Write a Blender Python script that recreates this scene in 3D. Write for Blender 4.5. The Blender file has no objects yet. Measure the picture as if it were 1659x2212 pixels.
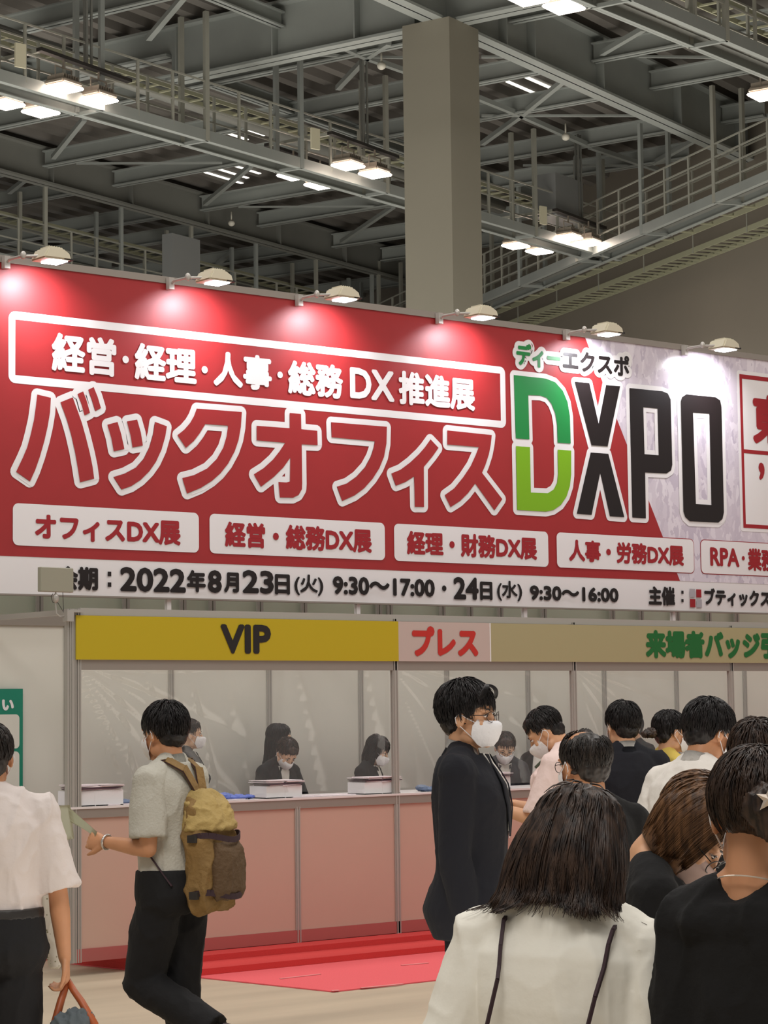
import bpy, bmesh, math, random
from mathutils import Vector, Matrix, Euler, noise, geometry
random.seed(7)
PI = math.pi
SC = bpy.context.scene
COL = SC.collection
V = Vector

# ------------------------------------------------------------------ camera
CAM_H = 1.696
TH, PITCH, ROLL = math.radians(50.854), math.radians(4.974), math.radians(-0.725)
FPX = 4920.0
_F = V((math.cos(TH)*math.cos(PITCH), math.sin(TH)*math.cos(PITCH), math.sin(PITCH)))
_R0 = V((math.sin(TH), -math.cos(TH), 0))
_U0 = _R0.cross(_F)
_R = _R0*math.cos(ROLL) + _U0*math.sin(ROLL)
_U = -_R0*math.sin(ROLL) + _U0*math.cos(ROLL)
CAMP = V((0, 0, CAM_H))
cd = bpy.data.cameras.new('camera'); cam = bpy.data.objects.new('camera', cd); COL.objects.link(cam)
cam.matrix_world = Matrix(((_R.x, _U.x, -_F.x, 0), (_R.y, _U.y, -_F.y, 0), (_R.z, _U.z, -_F.z, CAM_H), (0, 0, 0, 1)))
cd.sensor_fit = 'VERTICAL'; cd.sensor_height = 24; cd.lens = FPX/2212*24
cd.clip_end = 500; cd.clip_start = 0.1
SC.camera = cam

def ray(px, py):
    d = _F + _R*((px-829.5)/FPX) - _U*((py-1106)/FPX)
    return d
def at_z(px, py, z):            # point of the view through a pixel at height z
    d = ray(px, py); return CAMP + d*((z-CAM_H)/d.z)
def at_d(px, py, dist):         # point at a distance along the view direction
    return CAMP + ray(px, py)*dist

# ------------------------------------------------------------------ light
SC.view_settings.view_transform = 'Standard'; SC.view_settings.look = 'None'
SC.view_settings.gamma = 1; SC.view_settings.use_curve_mapping = False
SC.view_settings.exposure = 0.0
w = bpy.data.worlds.new('hall_air'); SC.world = w; w.use_nodes = True
bg = w.node_tree.nodes['Background']; bg.inputs[0].default_value = (1.0, 0.96, 0.90, 1); bg.inputs[1].default_value = 0.30

def area(name, loc, target, sx, sy, power, col=(1, .965, .92), spread=180):
    l = bpy.data.lights.new(name, 'AREA'); l.shape = 'RECTANGLE'; l.size = sx; l.size_y = sy
    l.energy = power; l.color = col; l.spread = math.radians(spread)
    o = bpy.data.objects.new(name, l); COL.objects.link(o); o.location = loc
    o.rotation_euler = (V(target)-V(loc)).to_track_quat('-Z', 'Y').to_euler()
    return o
# rows of hall lamps overhead, outside the picture
area('hall_lamps', (-2, 0, 12.5), (2, 4, 0), 7, 3, 860)
area('hall_lamps', (6, 5.5, 12.5), (7, 7, 0), 7, 3, 480)
area('hall_lamps', (14, 8, 12.5), (13, 10, 0), 7, 3, 480)
area('hall_lamps', (3, 14, 12.5), (5, 13, 0), 7, 3, 350)
area('hall_lamps', (24, 12, 12.0), (24, 14, 0), 6, 3, 400)

# added upward fill lights, no real fixtures, imitating bounce off the hall floor
area('bounce_fill', (22, 30, .6), (22, 30, 10), 26, 22, 3300, (1, .96, .88))
area('bounce_fill', (6, 26, .6), (6, 26, 10), 14, 16, 1150, (1, .96, .88))
area('rear_wall_fill', (13, 15.0, 9), (13, 15.75, 2.4), 14, .8, 260)  # added fill light brightening the dim wall strip under the banner
area('bounce_fill', (12, 3, .3), (12, 3, 10), 16, 8, 500, (1, .93, .85))  # another added upward fill, in front of the booth

# ------------------------------------------------------------------ materials
def lin(c):
    return tuple(((x/255)/12.92 if x/255 <= .04045 else ((x/255+.055)/1.055)**2.4) for x in c)
MATS = {}
def mat(name, c, rough=.6, metal=0, noise_s=0, noise_a=.12, bump=0, bump_s=40, emis=0, emc=None, spec=.5, stretch=None, alpha=1, trans=0):
    if name in MATS: return MATS[name]
    m = bpy.data.materials.new(name); m.use_nodes = True; MATS[name] = m
    nt = m.node_tree; b = nt.nodes['Principled BSDF']
    col = lin(c)+(1,)
    b.inputs['Base Color'].default_value = col
    b.inputs['Roughness'].default_value = rough; b.inputs['Metallic'].default_value = metal
    b.inputs['Specular IOR Level'].default_value = spec
    if trans: b.inputs['Transmission Weight'].default_value = trans
    if alpha < 1: b.inputs['Alpha'].default_value = alpha
    if emis:
        b.inputs['Emission Color'].default_value = lin(emc or c)+(1,); b.inputs['Emission Strength'].default_value = emis
    tc = nt.nodes.new('ShaderNodeTexCoord')
    src = tc.outputs['Object']
    if stretch:
        mp = nt.nodes.new('ShaderNodeMapping'); mp.inputs['Scale'].default_value = stretch
        nt.links.new(src, mp.inputs[0]); src = mp.outputs[0]
    if noise_s:
        n = nt.nodes.new('ShaderNodeTexNoise'); n.inputs['Scale'].default_value = noise_s; n.inputs['Detail'].default_value = 5
        nt.links.new(src, n.inputs['Vector'])
        mx = nt.nodes.new('ShaderNodeMix'); mx.data_type = 'RGBA'
        mx.inputs[6].default_value = tuple(x*(1-noise_a) for x in col[:3])+(1,)
        mx.inputs[7].default_value = tuple(min(1, x*(1+noise_a)) for x in col[:3])+(1,)
        mr = nt.nodes.new('ShaderNodeMapRange'); mr.inputs[1].default_value = .3; mr.inputs[2].default_value = .7
        nt.links.new(n.outputs[0], mr.inputs[0]); nt.links.new(mr.outputs[0], mx.inputs[0]); nt.links.new(mx.outputs[2], b.inputs['Base Color'])
    if bump:
        n2 = nt.nodes.new('ShaderNodeTexNoise'); n2.inputs['Scale'].default_value = bump_s; n2.inputs['Detail'].default_value = 4
        nt.links.new(src, n2.inputs['Vector'])
        bp = nt.nodes.new('ShaderNodeBump'); bp.inputs['Strength'].default_value = bump; bp.inputs['Distance'].default_value = .02
        nt.links.new(n2.outputs[0], bp.inputs['Height']); nt.links.new(bp.outputs[0], b.inputs['Normal'])
    return m

# ------------------------------------------------------------------ mesh helpers
def NB(): return bmesh.new()
def obj(name, bm, m, parent=None, loc=None, smooth=False):
    me = bpy.data.meshes.new(name); bm.normal_update(); bm.to_mesh(me); bm.free()
    return objm(name, me, m, parent, loc, smooth)
def objm(name, me, m, parent=None, loc=None, smooth=False):
    if m is not None:
        me.materials.clear(); me.materials.append(m)
    if smooth:
        me.polygons.foreach_set('use_smooth', [True]*len(me.polygons))
    o = bpy.data.objects.new(name, me); COL.objects.link(o)
    if parent: o.parent = parent
    if loc: o.location = loc
    return o
def tag(o, label, cat, group=None):
    o['label'] = label; o['category'] = cat
    if group: o['group'] = group
    return o
def struct(o):
    o['kind'] = 'structure'; return o
def thing(name, label, cat, loc=(0, 0, 0), rz=0, group=None):
    o = bpy.data.objects.new(name, None); COL.objects.link(o); o.location = loc; o.rotation_euler = (0, 0, rz)
    o.empty_display_size = .1
    return tag(o, label, cat, group)
def box(bm, x0, x1, y0, y1, z0, z1, M=None):
    vs = [bm.verts.new(V((x, y, z)) if M is None else M @ V((x, y, z))) for x in (x0, x1) for y in (y0, y1) for z in (z0, z1)]
    for f in ((0, 1, 3, 2), (4, 6, 7, 5), (0, 4, 5, 1), (2, 3, 7, 6), (0, 2, 6, 4), (1, 5, 7, 3)):
        bm.faces.new([vs[i] for i in f])
def bar(bm, p, q, w, h, up=(0, 0, 1)):      # box beam from p to q, w wide, h tall, centred
    p = V(p); q = V(q); t = (q-p).normalized(); u = V(up)
    s = t.cross(u)
    if s.length < 1e-4: s = t.cross(V((1, 0, 0)))
    s.normalize(); u = s.cross(t)
    vs = []
    for c in (p, q):
        for a, b in ((-1, -1), (1, -1), (1, 1), (-1, 1)):
            vs.append(bm.verts.new(c + s*(a*w/2) + u*(b*h/2)))
    for f in ((3, 2, 1, 0), (4, 5, 6, 7), (0, 1, 5, 4), (1, 2, 6, 5), (2, 3, 7, 6), (3, 0, 4, 7)):
        bm.faces.new([vs[i] for i in f])
def tube(bm, pts, r, n=8, closed=False):
    pts = [V(p) for p in pts]; rings = []
    rr = r if isinstance(r, (list, tuple)) else [r]*len(pts)
    nrm = None
    for i, p in enumerate(pts):
        if closed: t = pts[(i+1) % len(pts)] - pts[i-1]
        else: t = pts[min(i+1, len(pts)-1)] - pts[max(i-1, 0)]
        t.normalize()
        if nrm is None:
            nrm = t.orthogonal().normalized()
        else:
            nrm = (nrm - t*nrm.dot(t))
            if nrm.length < 1e-6: nrm = t.orthogonal()
            nrm.normalize()
        b = t.cross(nrm)
        rings.append([bm.verts.new(p + nrm*(math.cos(2*PI*k/n)*rr[i]) + b*(math.sin(2*PI*k/n)*rr[i])) for k in range(n)])
    m = len(rings)
    for i in range(m if closed else m-1):
        A, B = rings[i], rings[(i+1) % m]
        for k in range(n):
            bm.faces.new((A[k], A[(k+1) % n], B[(k+1) % n], B[k]))
    if not closed:
        bm.faces.new(rings[0][::-1]); bm.faces.new(rings[-1])
def ell(bm, c, r, M=None, n=12, m=8):
    c = V(c); rows = []
    for i in range(1, m):
        ph = PI*i/m
        rows.append([V((r[0]*math.sin(ph)*math.cos(2*PI*k/n), r[1]*math.sin(ph)*math.sin(2*PI*k/n), r[2]*math.cos(ph))) for k in range(n)])
    f = (lambda v: (M @ (c+v)) if M is not None else c+v)
    R = [[bm.verts.new(f(v)) for v in row] for row in rows]
    top = bm.verts.new(f(V((0, 0, r[2])))); bot = bm.verts.new(f(V((0, 0, -r[2]))))
    for k in range(n):
        bm.faces.new((top, R[0][k], R[0][(k+1) % n])); bm.faces.new((bot, R[-1][(k+1) % n], R[-1][k]))
        for i in range(m-2):
            bm.faces.new((R[i][k], R[i+1][k], R[i+1][(k+1) % n], R[i][(k+1) % n]))
def poly_xz(bm, pts, y, holes=()):           # flat polygon on a plane facing -y
    loops = [[V((p[0], p[1], 0)) for p in pts]]+[[V((p[0], p[1], 0)) for p in h] for h in holes]
    flat = [p for l in loops for p in l]
    vs = [bm.verts.new((p.x, y, p.y)) for p in flat]
    for t in geometry.tessellate_polygon(loops):
        try: bm.faces.new([vs[i] for i in t])
        except ValueError: pass
def rrect(x0, x1, z0, z1, r, n=6):
    out = []
    for cx, cz, a in ((x1-r, z1-r, 0), (x0+r, z1-r, PI/2), (x0+r, z0+r, PI), (x1-r, z0+r, 1.5*PI)):
        for k in range(n+1):
            t = a+PI/2*k/n; out.append((cx+r*math.cos(t), cz+r*math.sin(t)))
    return out
_LY = [0]
def dilated(bm, pts, y, r, holes=(), n=28):   # polygon grown by r all round
    for k in range(n):
        dx, dz = r*math.cos(2*PI*k/n), r*math.sin(2*PI*k/n)
        _LY[0] = (_LY[0]+1) % 40
        poly_xz(bm, [(p[0]+dx, p[1]+dz) for p in pts], y+.00004*_LY[0], [[(p[0]+dx, p[1]+dz) for p in h] for h in holes])
    poly_xz(bm, pts, y, holes)
_TC = {}
def glyphs(s):
    if s in _TC: return _TC[s]
    c = bpy.data.curves.new('lettering', 'FONT'); c.body = s; c.resolution_u = 3
    o = bpy.data.objects.new('lettering', c); COL.objects.link(o)
    dg = bpy.context.evaluated_depsgraph_get()
    me = bpy.data.meshes.new_from_object(o.evaluated_get(dg))
    vs = [(v.co.x, v.co.y) for v in me.vertices]; fs = [tuple(p.vertices) for p in me.polygons]
    bpy.data.objects.remove(o); bpy.data.curves.remove(c); bpy.data.meshes.remove(me)
    _TC[s] = (vs, fs); return vs, fs
def text(bm, s, u0, z1, u1, z0, y, bold=.012, k=8):   # fit the words into the box, thickened by bold
    vs, fs = glyphs(s)
    x0, x1 = min(v[0] for v in vs), max(v[0] for v in vs); a0, a1 = min(v[1] for v in vs), max(v[1] for v in vs)
    u0 += bold; u1 -= bold; z0 += bold; z1 -= bold
    sx, sz = (u1-u0)/(x1-x0), (z1-z0)/(a1-a0)
    offs = [(0, 0)]+[(bold*math.cos(2*PI*i/k), bold*math.sin(2*PI*i/k)) for i in range(k)] if bold > 0 else [(0, 0)]
    for dx, dz in offs:
        _LY[0] = (_LY[0]+1) % 20
        nv = [bm.verts.new((u0+(v[0]-x0)*sx+dx, y+.00004*_LY[0], z0+(v[1]-a0)*sz+dz)) for v in vs]
        for f in fs:
            try: bm.faces.new([nv[i] for i in f])
            except ValueError: pass
def flipy(o):  # keep lettering faces pointing at the viewer (-y)
    for p in o.data.polygons:
        if p.normal.y > 0: p.flip()
    return o
# ================================================================== materials
alu = mat('aluminium', (178, 174, 168), .38, .35, bump=.05, bump_s=8)
alu_d = mat('aluminium_worn', (152, 144, 136), .42, .35)
panel_w = mat('panel_white', (205, 202, 192), .55, noise_s=1.5, noise_a=.03)
panel_cream = mat('panel_cream', (208, 202, 184), .6, noise_s=1.2, noise_a=.03)
red = mat('banner_red', (152, 38, 40), .46, noise_s=6, noise_a=.03)
white = mat('print_white', (222, 219, 219), .42)
black_p = mat('print_black', (28, 20, 20), .4)
dred = mat('print_dark_red', (150, 28, 36), .45)
green_p = mat('print_green', (28, 128, 62), .42)
lime_p = mat('print_lime', (118, 168, 22), .42)
grey_p = mat('print_grey', (165, 160, 165), .45)

# ================================================================== floor, carpet, steps
floor_m = mat('concrete_floor', (188, 173, 150), .5, noise_s=.7, noise_a=.16, bump=.1, bump_s=3, stretch=(.5, 3, 1))
bm = NB(); box(bm, -30, 75, -25, 75, -.3, 0); struct(obj('floor', bm, floor_m))
carpet = mat('red_carpet', (234, 98, 104), .95, noise_s=120, noise_a=.06, bump=.3, bump_s=300)
carpet_d = mat('red_carpet_step', (206, 60, 58), .95, noise_s=120, noise_a=.06, bump=.3, bump_s=300)
cL, cM = at_z(175, 2086, 0), at_z(720, 2144, 0)
def cut(y):      # where the slanting carpet edge crosses depth y
    return cL.x + (cM.x-cL.x)*(y-cL.y)/(cM.y-cL.y)
def slab(name, y0, z0, z1, m, label, cat):
    bm = NB(); q = [(cut(y0), y0), (24, y0), (24, 15.4), (cut(y0), 15.4)] if y0 > cL.y else [(cL.x, cL.y), (cut(y0), y0), (24, y0), (24, 15.4), (cL.x, 15.4)]
    lo = [bm.verts.new((x, y, z0)) for x, y in q]; hi = [bm.verts.new((x, y, z1)) for x, y in q]; n = len(q)
    bm.faces.new(hi); bm.faces.new(lo[::-1])
    for i in range(n): bm.faces.new((lo[i], lo[(i+1) % n], hi[(i+1) % n], hi[i]))
    return tag(obj(name, bm, m), label, cat)
slab('carpet', cM.y, .001, .008, carpet, 'bright red carpet laid on the grey floor in front of the counter', 'carpet')
slab('platform', min(12.30, 99), .009, .049, carpet_d, 'lower step of the red carpeted platform under the booth', 'platform')
slab('platform', 12.66, .0495, .088, carpet_d, 'upper step of the red carpeted platform carrying the booth', 'platform')
tape = mat('tape', (232, 150, 150), .6)
TL = ('pale tape strip low on the carpet, between counter posts', 'pale tape strip nearest the platform step', 'pale tape strip beside the legs of the suited man', 'pale tape strip along the front edge of the red carpet', 'pale tape strip right of the walking man on the red carpet', 'tiny pale tape scrap at the front corner of the red carpet')
for i, (a, b) in enumerate((((605, 2114), (692, 2104)), ((727, 2074), (812, 2065)), ((867, 2085), (925, 2080)), ((780, 2134), (870, 2125)), ((462, 2100), (560, 2089)), ((716, 2140), (732, 2139)))):
    bm = NB(); p, q = at_z(*a, .011), at_z(*b, .011)
    bar(bm, p, q, .022, .003)
    tag(obj('tape_strip', bm, tape), TL[i], 'tape', 'tape strips on the red carpet')

# ================================================================== reception booth
L = .902
X0 = 7.87
FY = 12.9
def post(name, x, y, z0, z1, w=.04, parent=None, n=1):
    bm = NB(); box(bm, x-w/2, x+w/2, y-w/2, y+w/2, z0, z1)
    for s in (-1, 1):      # grooves of the extruded profile read as darker slots
        box(bm, x-w/2-.006, x-w/2, y-.006+s*.012, y+.002+s*.012, z0, z1) if w > .03 else None
        box(bm, x-.004+s*w*.32, x+.004+s*w*.32, y-w/2-.006, y-w/2, z0, z1)
    return obj(name, bm, alu, parent)
booth = thing('reception_booth', 'long aluminium-framed reception booth with pink counter front and coloured name fascia', 'booth', (X0, FY, 0))
def bp(o):
    o.parent = booth; o.matrix_parent_inverse = Matrix.Translation(booth.location).inverted(); return o
for dx, w in ((-.035, .03), (0, .04), (.042, .03)):
    bp(post('post', X0+dx-.02, FY, .088, 2.385, w))
for k in (3, 5, 7, 9):
    bp(post('post', X0+k*L, FY, .088, 2.36))
def rail(name, x0, x1, y0, y1, z0, z1, m=alu_d): 
    bm = NB(); box(bm, x0, x1, y0, y1, z0, z1); return bp(obj(name, bm, m))
XE = X0+10*L
rail('beam', X0+.03, XE, FY-.02, FY+.02, 1.985, 2.052)
rail('beam', X0+.03, XE, FY-.02, FY+.02, 2.344, 2.392, alu)
# cross beams to the back wall
for k in (0, 3, 5, 7): rail('cross_beam', X0+k*L-.02, X0+k*L+.02, FY+.02, 14.18, 2.35, 2.385, alu)
yellow = mat('fascia_yellow', (184, 162, 10), .55)
pinkg = mat('fascia_grey_pink', (190, 172, 165), .55)
khaki = mat('fascia_khaki', (164, 156, 118), .55)
for x0, x1, m, nm, lb in ((7.858, 10.593, yellow, 'fascia_board', 'yellow fascia board with black lettering'), (10.593, 11.485, pinkg, 'fascia_board', 'pale pink grey fascia board with red lettering'), (11.497, XE, khaki, 'fascia_board', 'khaki fascia board with green lettering')):
    bm = NB(); box(bm, x0, x1, FY-.036, FY-.026, 2.052, 2.342); o = bp(obj(nm, bm, m)); o['label'] = lb
bm = NB(); box(bm, 11.485, 11.497, FY-.037, FY-.026, 2.052, 2.342); bp(obj('fascia_strip', bm, white))
for s, m, u0, z1, u1, z0 in (('VIP', black_p, 9.006, 2.300, 9.436, 2.097), ('プレス', dred if 0 else mat('print_red', (188, 40, 32), .5), 10.719, 2.311, 11.367, 2.087), ('来場者バッジ引', mat('print_deep_green', (18, 100, 42), .5), 13.154, 2.311, 14.729, 2.084)):
    bm = NB(); text(bm, s, u0, z1, u1, z0, FY-.0405, .013 if s != 'VIP' else .012)
    flipy(bp(obj('lettering', bm, m)))
# counter
pink = mat('counter_pink', (196, 164, 148), .5, noise_s=1.2, noise_a=.03)
top_w = mat('counter_top_white', (222, 216, 214), .35)
for k in range(-0, 10):
    bm = NB(); box(bm, X0+k*L+.02, X0+(k+1)*L-.02, FY-.008, FY+.008, .175, 1.02); bp(obj('front_panel', bm, pink))
for k in (2, 1, 4, 6, 8):
    bp(post('counter_post', X0+k*L, FY, .088, 1.03, .036))
rail('counter_edge', X0-.02, XE, FY-.022, FY+.02, 1.018, 1.078, alu_d)
rail('counter_top', X0-.32, XE, FY-.03, FY+.50, 1.078, 1.092, top_w)
rail('kick_rail', X0, XE, FY-.02, FY+.02, .092, .175, mat('kick_rail', (178, 104, 100), .4, .35))  # reddish base colour holds the carpet's reflection in the metal
# back wall of the booth
BX = 9.504
bm = NB(); 
for k in range(-5, 9):
    x = BX+k*L
    box(bm, x+.02, x+L-.02, 14.215, 14.245, .088, 2.36)
struct(obj('wall_back', bm, panel_w))
for k in range(-4, 9):
    bp(post('wall_post', BX+k*L, 14.22, .088, 2.40 if k < -1 else 2.42, .036))
rail('wall_beam', BX-5*L, BX+9*L, 14.20, 14.24, 2.33, 2.40)
rail('wall_beam', BX-5*L, X0+.05, 14.18, 14.24, 2.40, 2.475, alu)
for k in (0, 2, 4, 6):
    bm = NB(); x = BX+k*L-.03; box(bm, x-.018, x+.018, 14.19, 14.225, 2.38, 2.60); bp(obj('banner_strut', bm, white))
# side wall panels closing the right of the booth run off further along
# vinyl curtains: clear sheets between the posts with creases
vin = bpy.data.materials.new('clear_vinyl'); vin.use_nodes = True
nt = vin.node_tree; nt.nodes.clear()
out = nt.nodes.new('ShaderNodeOutputMaterial'); tr = nt.nodes.new('ShaderNodeBsdfTransparent'); gl = nt.nodes.new('ShaderNodeBsdfGlossy')
gl.inputs['Roughness'].default_value = .10; gl.inputs['Color'].default_value = (1, 1, 1, 1)
df = nt.nodes.new('ShaderNodeBsdfDiffuse'); df.inputs['Color'].default_value = (.75, .75, .72, 1)
ad = nt.nodes.new('ShaderNodeMixShader'); mx = nt.nodes.new('ShaderNodeMixShader'); mx.inputs[0].default_value = .10
ad.inputs[0].default_value = .45
nt.links.new(gl.outputs[0], ad.inputs[1]); nt.links.new(df.outputs[0], ad.inputs[2])
nt.links.new(tr.outputs[0], mx.inputs[1]); nt.links.new(ad.outputs[0], mx.inputs[2]); nt.links.new(mx.outputs[0], out.inputs[0])
tr.inputs['Color'].default_value = (.97, .97, .96, 1)
def vinyl(x0, x1, z0, z1, y, seed, amp, label):
    bm = NB(); nx, nz = 110, 90; g = []
    for i in range(nx+1):
        row = []
        for j in range(nz+1):
            u = x0+(x1-x0)*i/nx; v = z0+(z1-z0)*j/nz
            h = 1-(z1-v)/(z1-z0)
            # sag fans from the taped top corner and long vertical drapes
            n1 = noise.noise(V((u*1.2+seed, v*.35, 0)))
            ang = math.atan2(z1-v+.05, u-x0+.05)
            n2 = (1-abs(noise.noise(V((ang*5+seed, math.hypot(u-x0, z1-v)*.6, 3)))*2))**3
            n3 = (1-abs(noise.noise(V((u*3.2+v*.5+seed, v*.5, 9)))*2))**4
            d = amp*(.8*n1 + .42*n2*math.exp(-1.1*math.hypot(u-x0, z1-v)) + .4*n3)
            row.append(bm.verts.new((u, y+d*.5, v)))
        g.append(row)
    for i in range(nx):
        for j in range(nz): bm.faces.new((g[i][j], g[i+1][j], g[i+1][j+1], g[i][j+1]))
    o = obj('vinyl_curtain', bm, vin, smooth=True)
    return tag(o, label, 'curtain', None)
vinyl(X0+.04, X0+3*L-.03, 1.13, 1.98, FY+.012, 1.0, .10, 'creased clear vinyl sheet hanging under the yellow fascia')
vinyl(X0+3*L+.03, X0+5*L-.03, 1.13, 1.98, FY+.012, 5.0, .05, 'smooth clear vinyl sheet hanging right of the post under the pink grey fascia')
vinyl(X0+5*L+.03, X0+7*L-.03, 1.13, 1.98, FY+.012, 9.0, .05, 'clear vinyl sheet hanging under the khaki fascia')

# ================================================================== wall behind, seen under the banner
bm = NB(); box(bm, 2, 26, 15.74, 15.80, 0, 3.0); struct(obj('wall_rear', bm, mat('rear_panel', (196, 204, 186), .6)))
# ribs on that wall
rib = thing('panel_ribs', 'row of paired aluminium ribs on the pale wall just below the banner', 'frame', (8, 15.7, 0))
for px in (85, 272, 395, 458, 561, 656, 818, 841, 955, 1015, 1080, 1174, 1322, 1384, 1462, 1530, 1590):
    d = ray(px, 1305); p = CAMP+d*(15.70/d.y)
    bm = NB()
    box(bm, -.030, -.006, -.012, .012, 0, .9); box(bm, .006, .030, -.012, .012, 0, .9)
    o = obj('rib', bm, alu, rib); o.location = (p.x-8, 0, 2.1)

# ================================================================== left display board
teal = mat('poster_teal', (12, 120, 96), .5)
pst = thing('poster', 'teal poster with white panels at the left edge on the cream wall', 'poster', (7.7, 14.17, 1.2))
def pp(name, bm, m):
    o = obj(name, bm, m); o.parent = pst; o.matrix_parent_inverse = Matrix.Translation(pst.location).inverted(); return o
bm = NB(); box(bm, 7.1, 8.214, 14.165, 14.178, .75, 1.88); pp('board', bm, teal)
bm = NB(); poly_xz(bm, rrect(7.2, 8.185, 1.46, 1.70, .03), 14.163); poly_xz(bm, rrect(7.2, 8.185, .95, 1.44, .03), 14.163); flipy(pp('white_panel', bm, panel_w))
bm = NB(); text(bm, 'い', 8.045, 1.805, 8.140, 1.727, 14.162, .006); flipy(pp('lettering', bm, white))

# ================================================================== the big banner
BY = 14.17
ban = thing('banner', 'huge red and white banner with outlined lettering mounted above the reception booth', 'banner', (12, BY, 2.55))
def bb(o):
    o.parent = ban; o.matrix_parent_inverse = Matrix.Translation(ban.location).inverted(); return flipy(o) if o.type == 'MESH' and not o.name.startswith('backing') else o
BXL, BXR = 6.2, 20.0
bm = NB(); box(bm, BXL, BXR, BY, BY+.03, 2.55, 4.92); bb(obj('backing', bm, white))
def layer(n): return BY-.0020*n
bm = NB(); poly_xz(bm, [(BXL, 2.818), (14.95, 2.818), (13.827, 4.92), (BXL, 4.92)], layer(1)); bb(obj('red_field', bm, red))
# pale crowd picture on the right
crowd = bpy.data.materials.new('crowd_print'); crowd.use_nodes = True
nt = crowd.node_tree; b = nt.nodes['Principled BSDF']; b.inputs['Roughness'].default_value = .2
tc = nt.nodes.new('ShaderNodeTexCoord'); mp = nt.nodes.new('ShaderNodeMapping'); mp.inputs['Scale'].default_value = (3.2, 1, 1.6)
vo = nt.nodes.new('ShaderNodeTexVoronoi'); vo.inputs['Scale'].default_value = 1.0
no = nt.nodes.new('ShaderNodeTexNoise'); no.inputs['Scale'].default_value = 1.3; no.inputs['Detail'].default_value = 6
nt.links.new(tc.outputs['Object'], mp.inputs[0]); nt.links.new(mp.outputs[0], no.inputs['Vector'])
nt.links.new(no.outputs['Color'], vo.inputs['Vector'])
cr = nt.nodes.new('ShaderNodeValToRGB')
sep = nt.nodes.new('ShaderNodeSeparateColor'); nt.links.new(vo.outputs['Color'], sep.inputs[0])
vo.inputs['Scale'].default_value = 9
nt.links.new(sep.outputs[0], cr.inputs[0])
cr.color_ramp.elements[0].color = lin((184, 174, 188))+(1,); cr.color_ramp.elements[1].color = lin((218, 211, 218))+(1,)
e = cr.color_ramp.elements.new(.45); e.color = lin((202, 193, 203))+(1,)
nt.links.new(cr.outputs[0], b.inputs['Base Color'])
bm = NB(); poly_xz(bm, [(14.95, 2.818), (BXR, 2.818), (BXR, 4.92), (13.827, 4.92)], layer(1)); bb(obj('crowd_picture', bm, crowd))
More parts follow.
